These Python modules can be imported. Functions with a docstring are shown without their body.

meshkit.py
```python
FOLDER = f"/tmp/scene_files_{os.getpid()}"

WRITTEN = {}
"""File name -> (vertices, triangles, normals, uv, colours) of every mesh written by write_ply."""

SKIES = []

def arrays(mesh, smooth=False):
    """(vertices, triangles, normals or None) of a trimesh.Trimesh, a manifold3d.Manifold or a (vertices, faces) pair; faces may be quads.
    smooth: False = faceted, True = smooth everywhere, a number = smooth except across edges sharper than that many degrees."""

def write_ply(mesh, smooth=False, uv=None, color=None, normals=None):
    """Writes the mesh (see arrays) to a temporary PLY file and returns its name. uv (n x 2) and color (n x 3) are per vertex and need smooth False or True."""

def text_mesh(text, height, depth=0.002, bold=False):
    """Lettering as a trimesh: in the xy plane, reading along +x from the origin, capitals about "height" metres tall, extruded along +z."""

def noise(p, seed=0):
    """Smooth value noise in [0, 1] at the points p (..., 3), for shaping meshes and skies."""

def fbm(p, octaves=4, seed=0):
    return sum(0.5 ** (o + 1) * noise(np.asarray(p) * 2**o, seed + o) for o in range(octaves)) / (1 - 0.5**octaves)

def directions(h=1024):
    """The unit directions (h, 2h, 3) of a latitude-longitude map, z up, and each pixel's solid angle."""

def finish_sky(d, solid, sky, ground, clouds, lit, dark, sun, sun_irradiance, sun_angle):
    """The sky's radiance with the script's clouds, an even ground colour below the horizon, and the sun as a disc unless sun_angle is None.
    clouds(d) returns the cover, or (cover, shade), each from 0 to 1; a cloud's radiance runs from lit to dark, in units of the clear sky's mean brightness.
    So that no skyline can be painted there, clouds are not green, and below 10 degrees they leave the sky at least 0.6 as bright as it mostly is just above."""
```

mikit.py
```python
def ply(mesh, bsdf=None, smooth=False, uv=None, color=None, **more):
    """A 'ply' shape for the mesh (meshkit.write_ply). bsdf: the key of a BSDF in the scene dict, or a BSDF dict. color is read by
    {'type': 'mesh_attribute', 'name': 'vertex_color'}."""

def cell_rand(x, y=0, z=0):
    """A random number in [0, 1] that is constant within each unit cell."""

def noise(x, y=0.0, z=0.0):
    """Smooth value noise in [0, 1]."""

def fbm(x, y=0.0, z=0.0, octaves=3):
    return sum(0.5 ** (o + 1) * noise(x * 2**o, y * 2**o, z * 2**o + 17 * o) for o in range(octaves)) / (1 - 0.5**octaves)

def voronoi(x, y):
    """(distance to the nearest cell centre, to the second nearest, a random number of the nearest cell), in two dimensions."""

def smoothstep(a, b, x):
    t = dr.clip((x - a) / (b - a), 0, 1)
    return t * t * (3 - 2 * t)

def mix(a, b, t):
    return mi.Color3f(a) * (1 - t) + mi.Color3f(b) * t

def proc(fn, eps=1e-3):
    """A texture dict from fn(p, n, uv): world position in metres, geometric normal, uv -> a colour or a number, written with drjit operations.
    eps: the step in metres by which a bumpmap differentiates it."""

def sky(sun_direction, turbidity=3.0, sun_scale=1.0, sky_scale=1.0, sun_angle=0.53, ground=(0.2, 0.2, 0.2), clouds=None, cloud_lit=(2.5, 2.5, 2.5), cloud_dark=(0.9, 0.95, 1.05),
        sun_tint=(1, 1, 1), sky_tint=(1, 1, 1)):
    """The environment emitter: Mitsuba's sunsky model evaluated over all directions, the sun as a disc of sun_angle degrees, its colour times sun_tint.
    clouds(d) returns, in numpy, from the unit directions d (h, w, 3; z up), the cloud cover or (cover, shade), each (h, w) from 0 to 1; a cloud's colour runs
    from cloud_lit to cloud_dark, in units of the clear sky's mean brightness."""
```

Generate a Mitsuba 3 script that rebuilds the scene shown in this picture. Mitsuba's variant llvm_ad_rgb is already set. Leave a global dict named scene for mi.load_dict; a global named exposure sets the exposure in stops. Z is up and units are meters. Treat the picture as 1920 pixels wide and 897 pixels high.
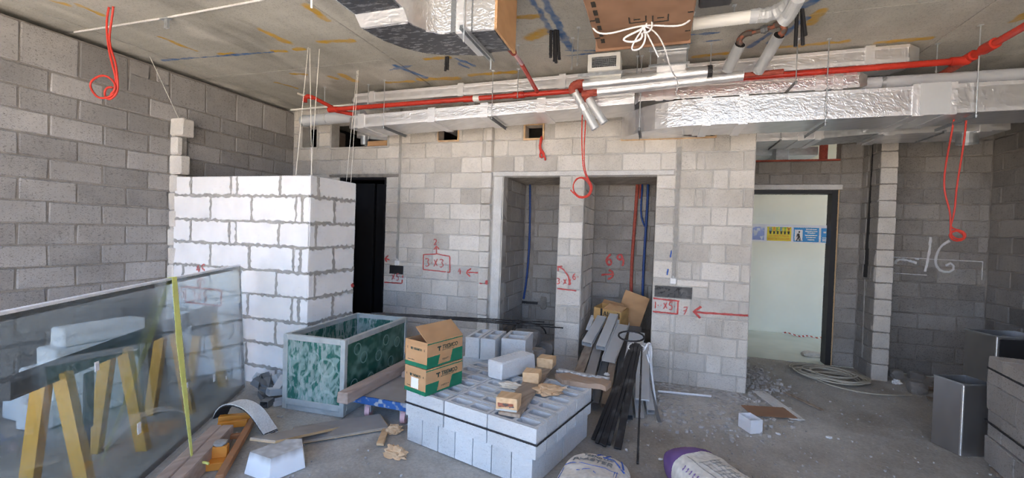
import math, random
import numpy as np
import trimesh, drjit as dr, mitsuba as mi, mikit, meshkit
from mikit import proc, noise, fbm, smoothstep, mix, cell_rand
from shapely.geometry import Polygon, box as sbox
from shapely.ops import unary_union

rng = random.Random(7)
T = mi.ScalarTransform4f
scene, labels = {}, {}

# ------------------------------------------------------------------ camera, sky, exposure
exposure = 4.42
scene['camera'] = {'type': 'perspective', 'fov': 99.37, 'fov_axis': 'x', 'near_clip': 0.02, 'far_clip': 200.0,
                   'to_world': T().look_at(origin=[0, 0, 1.65], target=[-0.30979, 0.95065, 1.63308], up=[-0.03719, 0.00567, 0.99929])}

def clouds(d):
    c = meshkit.fbm(d * np.array([2.2, 2.2, 4.0]) + 3.1, 4, 5)
    return np.clip((c - 0.42) * 3.0, 0, 1), np.clip((c - 0.55) * 2.0, 0, 1)

scene['sky'] = mikit.sky((-0.17, -0.36, 0.92), turbidity=3.0, ground=(0.44, 0.42, 0.38), sun_scale=1.0, sky_scale=1.0,
                         clouds=clouds, cloud_lit=(1.5, 1.53, 1.60), cloud_dark=(0.95, 1.0, 1.1), sky_tint=(0.90, 1.0, 1.16))

# ------------------------------------------------------------------ materials
def principled(color, rough=0.85, spec=0.3, metal=0.0, two=True, **kw):
    b = {'type': 'principled', 'base_color': {'type': 'rgb', 'value': list(color)} if not isinstance(color, dict) else color,
         'roughness': rough, 'specular': spec, 'metallic': metal, **kw}
    return {'type': 'twosided', 'nested': b} if two else b

def mat(key, color, rough=0.85, spec=0.3, metal=0.0, bump=None, bscale=0.003, eps=1e-3, **kw):
    if callable(color):
        color = proc(color)
    b = principled(color, rough, spec, metal, two=False, **kw)
    if bump is not None:
        b = {'type': 'bumpmap', 'arbitrary': proc(bump, eps), 'scale': bscale, 'bsdf': b}
    scene[key] = {'type': 'twosided', 'nested': b}
    return key

def block_fn(dark, light, lo=0.80, hi=1.15, pore=0.5, f1=105.0, f2=230.0):
    def f(p, n, uv):
        h = p.x + p.y
        g = fbm(h * 5, p.z * 5, p.x * 3, 3)
        a = noise(h * f1, p.z * f1 * 1.7, p.y * 21)
        b = noise(h * f2, p.z * f2 * 1.5, p.x * f2)
        c = mix(dark, light, dr.clip(g * 0.75 + uv.y * 0.5 - 0.12, 0, 1)) * (lo + (hi - lo) * uv.x)
        pit = smoothstep(0.62, 0.86, a) * 0.65 + smoothstep(0.66, 0.9, b) * 0.6
        lite = smoothstep(0.35, 0.12, b) * 0.16
        return c * dr.clip(1 - pore * pit + lite, 0.2, 1.4)
    return f

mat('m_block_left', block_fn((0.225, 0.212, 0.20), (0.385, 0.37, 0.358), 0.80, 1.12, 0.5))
mat('m_block_back', block_fn((0.44, 0.408, 0.365), (0.665, 0.63, 0.585), 0.84, 1.14, 0.34))
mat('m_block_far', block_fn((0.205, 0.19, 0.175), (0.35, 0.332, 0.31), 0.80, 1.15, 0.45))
mat('m_block_new', block_fn((0.46, 0.475, 0.485), (0.60, 0.615, 0.625), 0.92, 1.06, 0.22, 110, 240))
def mortar_fn(dark, light):
    def f(p, n, uv):
        h = p.x + p.y
        return mix(dark, light, fbm(h * 11, p.z * 11, p.x * 7, 3)) * (0.86 + 0.28 * noise(h * 170, p.z * 170, p.y * 90))
    return f
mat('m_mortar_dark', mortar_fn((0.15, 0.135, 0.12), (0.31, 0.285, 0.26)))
mat('m_mortar_light', mortar_fn((0.34, 0.32, 0.29), (0.52, 0.50, 0.47)))
mat('m_mortar_grey', mortar_fn((0.24, 0.23, 0.215), (0.44, 0.425, 0.40)))
def aac_fn(p, n, uv):
    h = p.x + p.y
    g = fbm(h * 6, p.z * 6, p.x * 5, 3)
    d = noise(h * 45, p.z * 80, p.y * 30)
    return mix((0.73, 0.725, 0.72), (0.85, 0.845, 0.84), g) * (0.93 + 0.08 * uv.x) * (1 - 0.12 * smoothstep(0.72, 0.95, d))
mat('m_aac', aac_fn)
mat('m_lintel', mortar_fn((0.50, 0.49, 0.47), (0.68, 0.67, 0.65)))

YEL = [(-3.39, 3.0, -3.36, 3.27, .055), (-3.05, 3.33, -2.72, 3.38, .05), (-2.66, 2.76, -2.67, 3.0, .05), (-3.67, 3.40, -3.55, 3.42, .04), (-3.42, 3.41, -3.33, 3.42, .04),
       (-4.49, 2.87, -4.47, 3.19, .04), (-4.3, 3.33, -4.15, 3.33, .04), (-3.44, 4.1, -3.43, 4.32, .06), (-3.62, 4.12, -3.6, 4.2, .04), (-4.43, 4.15, -4.35, 4.37, .04),
       (-2.25, 3.93, -2.02, 3.94, .05), (-2.62, 4.45, -2.2, 4.5, .07), (-1.14, 3.33, -0.93, 3.35, .05), (-1.1, 3.71, -0.96, 3.63, .09), (1.11, 4.0, 1.12, 3.79, .06),
       (1.75, 4.5, 2.1, 4.51, .05), (2.53, 4.31, 2.54, 4.2, .05), (0.3, 4.47, 0.57, 4.45, .05), (-4.64, 2.18, -4.61, 2.23, .04), (-4.50, 2.28, -4.52, 2.43, .04),
       (-3.07, 4.45, -2.75, 4.48, .05), (1.0, 4.42, 1.5, 4.42, .05), (-2.0, 4.45, -1.5, 4.47, .05), (-4.0, 3.95, -3.85, 4.0, .04)]
BLU = [(-5.1, 3.3, -3.9, 3.39, .025), (-2.68, 4.0, -2.54, 4.4, .04), (-0.93, 2.9, -0.88, 3.8, .035), (-0.84, 2.9, -0.8, 4.05, .04), (-0.85, 4.05, -0.57, 4.12, .025),
       (-0.88, 4.17, -0.6, 4.17, .025), (0.2, 3.98, 0.45, 3.99, .02), (0.2, 4.15, 0.5, 4.14, .02), (0.99, 3.7, 1.07, 3.5, .05), (0.9, 4.3, 1.05, 3.9, .04),
       (-1.95, 3.98, -1.85, 4.2, .03), (-1.98, 4.1, -1.93, 4.25, .03), (0.75, 4.35, 0.85, 4.1, .03), (-2.8, 4.1, -2.5, 4.05, .03), (-3.9, 3.39, -3.7, 3.41, .02)]
def ceiling_fn(p, n, uv):
    g = fbm(p.x * 1.1, p.y * 1.1, 3.0, 4)
    s = fbm(p.x * 7, p.y * 2.2, 9.0, 3)
    st = noise(p.x * 3, p.y * 40, 2.0)
    c = mix((0.295, 0.285, 0.25), (0.475, 0.465, 0.425), dr.clip(g * 1.3 - 0.2 + 0.45 * (s - 0.5) + 0.12 * st + 0.35 * (uv.x - 0.5), 0, 1))
    c = mix(c, (0.62, 0.60, 0.55), 0.4 * smoothstep(0.6, 0.8, fbm(p.x * 2.3 + 5, p.y * 1.7, 1.0, 3)))
    c = c * (1 - 0.16 * smoothstep(0.55, 0.9, noise(p.x * 130, p.y * 130, 1.0))) * (1 - 0.25 * smoothstep(0.62, 0.8, fbm(p.x * 3.1, p.y * 1.3, 6.0, 4)))
    edge = 0.05 * (fbm(p.x * 14, p.y * 14, 5.0, 2) - 0.5)
    def cover(segs, soft):
        best = mi.Float(0)
        for x0, y0, x1, y1, w in segs:
            ax, ay = x1 - x0, y1 - y0
            t = dr.clip(((p.x - x0) * ax + (p.y - y0) * ay) / (ax * ax + ay * ay), 0, 1)
            d = dr.sqrt(dr.square(p.x - x0 - t * ax) + dr.square(p.y - y0 - t * ay)) + edge
            best = dr.maximum(best, 1 - smoothstep(w * 0.35, w * soft, d))
        return best
    c = mix(c, (0.46, 0.27, 0.025), cover(YEL, 1.0) * (0.6 + 0.4 * noise(p.x * 30, p.y * 30, 4.0)))
    return mix(c, (0.045, 0.13, 0.30), cover(BLU, 1.0) * (0.5 + 0.5 * noise(p.x * 24, p.y * 24, 8.0)))
mat('m_ceiling', ceiling_fn)
def floor_fn(p, n, uv):
    g = fbm(p.x * 0.9, p.y * 0.9, 1.0, 4)
    s = fbm(p.x * 6, p.y * 6, 4.0, 3)
    k = noise(p.x * 70, p.y * 70, 2.0)
    c = mix((0.275, 0.26, 0.235), (0.455, 0.44, 0.41), dr.clip(1.5 * g - 0.35 + 0.6 * (s - 0.5), 0, 1))
    c = mix(c, (0.21, 0.185, 0.155), 0.5 * smoothstep(0.60, 0.75, fbm(p.x * 1.6 + 9, p.y * 1.6, 7.0, 3)))
    return c * (0.84 + 0.22 * k + 0.14 * noise(p.x * 190, p.y * 190, 5.0))
mat('m_floor', floor_fn)
mat('m_mint', lambda p, n, uv: mix((0.78, 0.79, 0.69), (0.88, 0.89, 0.79), fbm(p.x * 2.0, p.z * 2.0, p.y, 3)), 0.6)
mat('m_screed', lambda p, n, uv: mix((0.52, 0.56, 0.48), (0.66, 0.69, 0.61), fbm(p.x * 3.0, p.y * 3.0, 1.0, 3)), 0.7)
def wrinkle(p, n, uv):
    q = p.x * 0.9 + p.y * 0.8
    a = fbm(q * 30, p.z * 55, p.y * 19, 3)
    b = dr.abs(noise(q * 75 + p.z * 36, p.z * 60 - q * 21, p.y * 50) - 0.5)
    return a * 0.5 + b * 0.55
mat('m_foil', lambda p, n, uv: mix((0.80, 0.80, 0.805), (0.92, 0.92, 0.925), noise((p.x + p.y) * 21, p.z * 25, p.y * 13)), 0.34, 0.5, 0.93, wrinkle, 0.0065, 2e-3)
mat('m_foil_shaded', lambda p, n, uv: mix((0.16, 0.165, 0.18), (0.40, 0.41, 0.43), smoothstep(0.55, 0.75, fbm(p.x * 26, p.y * 60, 1.0, 3))), 0.36, 0.5, 0.85, wrinkle, 0.008, 2e-3)  # darker copy of the foil; its colour stands in for the dim underside reflection
mat('m_foil_tape', (0.92, 0.92, 0.925), 0.40, 0.5, 0.85, wrinkle, 0.0045, 2e-3)
mat('m_galv', lambda p, n, uv: mix((0.46, 0.49, 0.51), (0.66, 0.69, 0.71), noise(p.x * 35, p.y * 35, p.z * 35)), 0.38, 0.5, 0.8)
mat('m_steel', lambda p, n, uv: mix((0.42, 0.42, 0.43), (0.60, 0.60, 0.61), fbm(p.x * 9, p.y * 9, p.z * 3, 2)), 0.25, 0.5, 0.9)
mat('m_alum', (0.57, 0.585, 0.595), 0.45, 0.5, 0.35)
mat('m_alum_dark', (0.16, 0.17, 0.18), 0.5, 0.5, 0.2)
mat('m_pvc', (0.50, 0.52, 0.545), 0.4, 0.4)
mat('m_white_pvc', (0.78, 0.78, 0.74), 0.45, 0.4)
mat('m_red', lambda p, n, uv: mix((0.40, 0.025, 0.015), (0.52, 0.045, 0.028), noise(p.x * 9, p.y * 9, p.z * 9)), 0.3, 0.4)
mat('m_red_dull', lambda p, n, uv: mix((0.28, 0.05, 0.035), (0.40, 0.09, 0.06), noise(p.x * 60, p.y * 60, p.z * 60)), 0.6)
mat('m_rust', lambda p, n, uv: mix((0.13, 0.10, 0.085), (0.34, 0.12, 0.075), smoothstep(0.45, 0.65, fbm(p.x * 40, p.y * 40, p.z * 40, 2))), 0.6, 0.4, 0.3)
mat('m_cable_red', (0.55, 0.045, 0.03), 0.4, 0.4)
mat('m_blue', (0.014, 0.05, 0.21), 0.45, 0.4)
mat('m_black', (0.022, 0.022, 0.024), 0.5, 0.4)
mat('m_black_metal', lambda p, n, uv: mix((0.025, 0.025, 0.027), (0.09, 0.09, 0.09), smoothstep(0.5, 0.8, fbm(p.x * 12, p.y * 12, p.z * 5, 3))), 0.42, 0.5, 0.2)
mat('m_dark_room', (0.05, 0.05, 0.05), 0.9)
mat('m_swirl', (0.13, 0.23, 0.205), 0.5)
mat('m_matt_black', (0.016, 0.016, 0.018), 0.9, 0.1)
mat('m_white', (0.80, 0.80, 0.80), 0.6)
mat('m_string', (0.72, 0.70, 0.64), 0.8)
mat('m_paint_red', lambda p, n, uv: mix((0.42, 0.05, 0.05), (0.55, 0.12, 0.11), noise(p.x * 60, p.y * 60, p.z * 60)), 0.7)
mat('m_chalk', (0.62, 0.63, 0.64), 0.9)
def card_fn(a, b):
    return lambda p, n, uv: mix(a, b, fbm(p.x * 8, p.y * 8, p.z * 14, 3))
mat('m_card', card_fn((0.40, 0.225, 0.11), (0.54, 0.33, 0.175)), 0.8)
mat('m_card_dark', card_fn((0.235, 0.135, 0.085), (0.335, 0.20, 0.13)), 0.8)
mat('m_card_gold', card_fn((0.42, 0.25, 0.09), (0.60, 0.38, 0.16)), 0.7)
mat('m_print_green', card_fn((0.01, 0.13, 0.07), (0.02, 0.19, 0.105)), 0.6)
mat('m_print_dark', (0.035, 0.05, 0.04), 0.7)
mat('m_ink', (0.04, 0.035, 0.03), 0.8)
mat('m_ink_blue', (0.05, 0.10, 0.34), 0.7)
def wood_fn(a, b, f=60.0):
    def g(p, n, uv):
        w = fbm(p.x * 3 + p.y * 2, p.y * 3 - p.x, p.z * 5, 2)
        return mix(a, b, dr.clip(noise((p.x * 0.8 - p.y * 0.25) * f + w * 6, p.z * f, 2.0) * 0.7 + 0.3 * w, 0, 1))
    return g
mat('m_wood_raw', wood_fn((0.50, 0.32, 0.17), (0.68, 0.48, 0.29)), 0.75)
mat('m_wood_grey', wood_fn((0.20, 0.155, 0.12), (0.36, 0.295, 0.235)), 0.85)
mat('m_wood_pink', wood_fn((0.30, 0.225, 0.185), (0.45, 0.36, 0.31), 45), 0.85)
mat('m_ply_dust', lambda p, n, uv: mix((0.225, 0.205, 0.19), (0.33, 0.31, 0.29), fbm(p.x * 9, p.y * 9, p.z * 9, 3)), 0.9)
mat('m_ply_edge', (0.52, 0.36, 0.20), 0.8)
def marble_fn(p, n, uv):
    h = p.x + p.y
    w = fbm(h * 5, p.z * 5, p.x * 4, 3)
    v = dr.abs(fbm(h * 9 + 3 * w, p.z * 5 + 2 * w, p.y * 6, 4) - 0.5)
    smear = smoothstep(0.43, 0.60, fbm(h * 46, p.z * 17, p.x * 10, 3)) * smoothstep(0.3, 0.6, w)
    cx, cz = h * 3.6, p.z * 3.6
    ox = cx - dr.floor(cx) - 0.5 + 0.15 * (w - 0.5)
    oz = cz - dr.floor(cz) - 0.5 + 0.15 * (w - 0.5)
    r = dr.sqrt(ox * ox + oz * oz)
    ring = smoothstep(0.05, 0.02, dr.abs(r - 0.30 + 0.06 * noise(h * 6, p.z * 6, 1.0))) * smoothstep(0.4, 0.65, noise(dr.floor(cx) * 7.3, dr.floor(cz) * 5.1, 3.0) + 0.2)
    c = mix((0.010, 0.07, 0.055), (0.04, 0.17, 0.135), w)
    c = mix(c, (0.30, 0.40, 0.37), 0.65 * smoothstep(0.07, 0.01, v))
    c = mix(c, (0.42, 0.46, 0.44), 0.55 * smear)
    return mix(c, (0.36, 0.46, 0.43), 0.5 * ring)
mat('m_marble', marble_fn, 0.45, 0.5)
mat('m_marble_dark', lambda p, n, uv: mix((0.012, 0.075, 0.055), (0.10, 0.20, 0.17), smoothstep(0.42, 0.7, fbm((p.x + p.y) * 8, p.z * 8, p.x * 5, 3))), 0.4, 0.5)
mat('m_zinc', lambda p, n, uv: mix((0.34, 0.37, 0.365), (0.50, 0.53, 0.52), fbm(p.x * 14, p.y * 14, p.z * 14, 3)), 0.6, 0.5, 0.2)
mat('m_orange', (0.62, 0.24, 0.035), 0.5, 0.4)
mat('m_orange_rust', lambda p, n, uv: mix((0.42, 0.17, 0.06), (0.30, 0.17, 0.10), fbm(p.x * 20, p.y * 20, p.z * 20, 2)), 0.6)
mat('m_yellow', (0.60, 0.32, 0.055), 0.5, 0.4)
mat('m_trestle_dark', (0.06, 0.06, 0.065), 0.7)
mat('m_strap', (0.74, 0.78, 0.24), 0.7)
mat('m_bluepaint', lambda p, n, uv: mix((0.03, 0.10, 0.30), (0.30, 0.34, 0.40), smoothstep(0.55, 0.75, fbm(p.x * 25, p.y * 25, p.z * 25, 2))), 0.5)
mat('m_pink', (0.68, 0.42, 0.44), 0.6)
def bag_fn(p, n, uv):
    return mix((0.50, 0.47, 0.42), (0.66, 0.635, 0.58), fbm(p.x * 7, p.y * 7, p.z * 9, 3)) * (0.85 + 0.3 * noise(p.x * 60, p.y * 60, p.z * 30))
mat('m_bag', bag_fn, 0.75)
mat('m_bag_purple', lambda p, n, uv: mix((0.10, 0.05, 0.18), (0.19, 0.115, 0.28), fbm(p.x * 12, p.y * 12, p.z * 12, 2)), 0.6)
mat('m_plastic_white', (0.74, 0.76, 0.80), 0.35, 0.5)
mat('m_gravel', lambda p, n, uv: mix((0.27, 0.26, 0.25), (0.58, 0.57, 0.56), noise(p.x * 35, p.y * 35, p.z * 20)), 0.9)
mat('m_rubble', lambda p, n, uv: mix((0.20, 0.185, 0.17), (0.40, 0.38, 0.355), fbm(p.x * 9, p.y * 9, p.z * 9, 3)) * (0.8 + 0.3 * uv.x), 0.92)
mat('m_broken_white', lambda p, n, uv: mix((0.38, 0.37, 0.36), (0.78, 0.79, 0.80), smoothstep(0.10, 0.03, p.z - 0.085 + 0.05 * fbm(p.x * 20, p.y * 20, 1.0, 2))), 0.9)
mat('m_hide_brown', card_fn((0.27, 0.19, 0.135), (0.40, 0.29, 0.215)), 0.9)
mat('m_paper', (0.62, 0.56, 0.47), 0.85)
mat('m_scrap', card_fn((0.50, 0.32, 0.18), (0.62, 0.44, 0.28)), 0.85)
mat('m_cable_cream', (0.46, 0.43, 0.36), 0.6)
mat('m_sign_yellow', (0.78, 0.66, 0.06), 0.5)
mat('m_sign_blue', (0.06, 0.30, 0.62), 0.5)
mat('m_sign_green', (0.12, 0.42, 0.16), 0.5)
mat('m_sign_orange', (0.75, 0.28, 0.05), 0.5)
mat('m_sign_pale', lambda p, n, uv: mix((0.34, 0.44, 0.78), (0.72, 0.78, 0.88), smoothstep(0.4, 0.65, fbm(p.x * 26, p.z * 26, 1.0, 2))), 0.5)
mat('m_ground_out', (0.42, 0.395, 0.35), 0.95)
scene['m_glass'] = {'type': 'blendbsdf', 'weight': proc(lambda p, n, uv: 0.005 + 0.055 * smoothstep(0.3, 0.8, fbm(p.x * 2.2, p.y * 2.2, p.z * 2.8, 3))),
                    'a': {'type': 'thindielectric', 'int_ior': 1.52, 'specular_transmittance': {'type': 'rgb', 'value': [0.76, 0.81, 0.82]}},
                    'b': {'type': 'twosided', 'nested': {'type': 'diffuse', 'reflectance': {'type': 'rgb', 'value': [0.42, 0.46, 0.48]}}}}

# ------------------------------------------------------------------ helpers
used = {}
def uniq(base):
    k = used.get(base, 0)
    used[base] = k + 1
    return base if k == 0 else '%s_%03d' % (base, k)

def thing(name, label, cat, group=None):
    key = uniq(name)
    labels[key] = {'label': label, 'category': cat}
    if group:
        labels[key]['group'] = group
    return key

def shape(mesh, bsdf, smooth=False, tone=None):
    if tone is not None:
        v, f, _ = meshkit.arrays(mesh, False)
        return mikit.ply((v, f), bsdf, False, uv=np.tile(np.array([tone], float), (len(v), 1)))
    return mikit.ply(mesh, bsdf, smooth)

def part(parent, name, mesh, bsdf, smooth=False, tone=None, label=None, kind=None):
    key = uniq(parent + '__' + name)
    scene[key] = shape(mesh, bsdf, smooth, tone)
    d = {}
    if label: d['label'] = label
    if kind: d['kind'] = kind
    if d: labels[key] = d
    return key

def solo(name, mesh, bsdf, label, cat, group=None, smooth=False, tone=None, kind=None):
    key = thing(name, label, cat, group)
    if kind: labels[key]['kind'] = kind
    scene[key] = shape(mesh, bsdf, smooth, tone)
    return key

def struct(name, mesh, bsdf, label, smooth=False, cat=None):
    key = uniq(name)
    if mesh is not None: scene[key] = shape(mesh, bsdf, smooth)
    labels[key] = {'label': label, 'kind': 'structure', 'category': cat or name.split('_')[0]}
    return key

def cat(*ms):
    vs, fs, n = [], [], 0
    for m in ms:
        v, f, _ = meshkit.arrays(m, False)
        vs.append(v); fs.append(f + n); n += len(v)
    return np.vstack(vs), np.vstack(fs)

def xf(m, M):
    v, f, _ = meshkit.arrays(m, False)
    M = np.asarray(M, float)
    f = f[:, ::-1] if np.linalg.det(M[:3, :3]) < 0 else f
    return v @ M[:3, :3].T + M[:3, 3], f

def rot(rz=0, rx=0, ry=0):
    a, b, c = map(math.radians, (rz, rx, ry))
    Rz = np.array([[math.cos(a), -math.sin(a), 0], [math.sin(a), math.cos(a), 0], [0, 0, 1]])
    Rx = np.array([[1, 0, 0], [0, math.cos(b), -math.sin(b)], [0, math.sin(b), math.cos(b)]])
    Ry = np.array([[math.cos(c), 0, math.sin(c)], [0, 1, 0], [-math.sin(c), 0, math.cos(c)]])
    return Rz @ Ry @ Rx

def at(m, x, y, z, rz=0, rx=0, ry=0):
    M = np.eye(4); M[:3, :3] = rot(rz, rx, ry); M[:3, 3] = (x, y, z)
    return xf(m, M)

_C = np.array([[sx, sy, sz] for sx in (-1, 1) for sy in (-1, 1) for sz in (-1, 1)], float)
_K = [(c, a) for c in range(8) for a in range(3)]
_P = np.array([[_C[c][i] * (1.0 if i == a else 0.8) for i in range(3)] for c, a in _K])
_hull = trimesh.convex.convex_hull(_P)
_map = [int(np.argmin(((_P - v) ** 2).sum(1))) for v in _hull.vertices]
_F = np.array([[_map[i] for i in f] for f in _hull.faces])
_F8 = np.array([[0, 1, 3], [0, 3, 2], [4, 6, 7], [4, 7, 5], [0, 4, 5], [0, 5, 1], [2, 3, 7], [2, 7, 6], [0, 2, 6], [0, 6, 4], [1, 5, 7], [1, 7, 3]])

def box(x0, x1, y0, y1, z0, z1, ch=0.0, jit=0.0):
    lo, hi = np.array([x0, y0, z0], float), np.array([x1, y1, z1], float)
    lo, hi = np.minimum(lo, hi), np.maximum(lo, hi)
    mid, half = (lo + hi) / 2, (hi - lo) / 2
    if ch <= 0:
        v = mid + _C * half
        if jit: v = v + np.array([[rng.uniform(-jit, jit) for _ in range(3)] for _ in range(8)])
        return v, _F8
    ch = min(ch, half.min() * 0.7)
    v = np.empty((24, 3))
    off = [[rng.uniform(-jit, jit) for _ in range(3)] for _ in range(8)] if jit else [[0, 0, 0]] * 8
    for i, (c, a) in enumerate(_K):
        p = _C[c] * half
        for k in range(3):
            if k != a: p[k] -= _C[c][k] * (ch * (rng.uniform(0.6, 1.7) if jit else 1))
        v[i] = mid + p + off[c]
    return v, _F

def cbox(sx, sy, sz, ch=0.0, jit=0.0):
    return box(-sx / 2, sx / 2, -sy / 2, sy / 2, 0, sz, ch, jit)

def hexa(a, b):
    """Solid between two quads a and b (4 points each, same order)."""
    v = np.array(list(a) + list(b), float)
    f = [[0, 1, 2], [0, 2, 3], [4, 6, 5], [4, 7, 6]]
    for i in range(4):
        j = (i + 1) % 4
        f += [[i, i + 4, j + 4], [i, j + 4, j]]
    m = trimesh.Trimesh(v, np.array(f), process=False)
    if m.volume < 0: m.invert()
    return np.array(m.vertices), np.array(m.faces)

def frame_of(d):
    d = np.asarray(d, float) / np.linalg.norm(d)
    a = np.cross(d, [0, 0, 1] if abs(d[2]) < 0.9 else [1, 0, 0]); a /= np.linalg.norm(a)
    return a, np.cross(d, a)

def tube(pts, r, n=8, closed=False, cap=True):
    P = np.asarray(pts, float); m = len(P)
    rr = np.broadcast_to(np.asarray(r, float), (m,))
    d = np.roll(P, -1, 0) - np.roll(P, 1, 0) if closed else np.gradient(P, axis=0)
    d = d / np.maximum(np.linalg.norm(d, axis=1, keepdims=True), 1e-12)
    a, _ = frame_of(d[0]); V = []
    ang = np.arange(n) * 2 * np.pi / n
    for i in range(m):
        a = a - d[i] * (a @ d[i]); a /= np.linalg.norm(a); b = np.cross(d[i], a)
        V.append(P[i] + rr[i] * (np.cos(ang)[:, None] * a + np.sin(ang)[:, None] * b))
    V = np.vstack(V); F = []
    for i in range(m if closed else m - 1):
        for k in range(n):
            q, w = i * n, ((i + 1) % m) * n
            F += [[q + k, q + (k + 1) % n, w + (k + 1) % n], [q + k, w + (k + 1) % n, w + k]]
    if cap and not closed:
        V = np.vstack([V, P[0], P[-1]])
        for k in range(n):
            F += [[len(V) - 2, (k + 1) % n, k], [len(V) - 1, (m - 1) * n + k, (m - 1) * n + (k + 1) % n]]
    return V, np.array(F)

def pipe(p0, p1, r, n=16):
    return tube([p0, p1], r, n)

def ring_tube(p0, p1, ro, ri, n=20):
    """A pipe with an open bore."""
    p0, p1 = np.array(p0, float), np.array(p1, float)
    a, b = frame_of(p1 - p0); ang = np.arange(n) * 2 * np.pi / n
    c = np.cos(ang)[:, None] * a + np.sin(ang)[:, None] * b
    V = np.vstack([p0 + ro * c, p1 + ro * c, p1 + ri * c, p0 + ri * c]); F = []
    for s in range(4):
        q, w = s * n, ((s + 1) % 4) * n
        for k in range(n):
            F += [[q + k, q + (k + 1) % n, w + (k + 1) % n], [q + k, w + (k + 1) % n, w + k]]
    return V, np.array(F)

def spline(pts, n=40, closed=False):
    from scipy.interpolate import splprep, splev
    P = np.asarray(pts, float)
    if closed: P = np.vstack([P, P[:1]])
    tck, _ = splprep(P.T, s=0, k=min(3, len(P) - 1), per=closed)
    u = np.linspace(0, 1, n, endpoint=not closed)
    return np.array(splev(u, tck)).T

def prism(poly, z0, z1):
    m = trimesh.creation.extrude_polygon(poly, z1 - z0, engine='earcut')
    v = np.array(m.vertices); v[:, 2] += z0
    return v, np.array(m.faces)

def wallplate(poly, axis, p0, p1):
    """Polygon in (u, z) extruded through p0..p1: axis 'y' puts u on x, axis 'x' puts u on y."""
    polys = list(poly.geoms) if hasattr(poly, 'geoms') else [poly]
    v, f = cat(*[prism(q, p0, p1) for q in polys])
    o = np.empty_like(v)
    if axis == 'y': o[:, 0], o[:, 2], o[:, 1] = v[:, 0], v[:, 1], v[:, 2]
    else: o[:, 1], o[:, 2], o[:, 0] = v[:, 0], v[:, 1], v[:, 2]
    m = trimesh.Trimesh(o, f, process=False)
    if m.volume < 0: m.invert()
    return np.array(m.vertices), np.array(m.faces)

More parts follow.
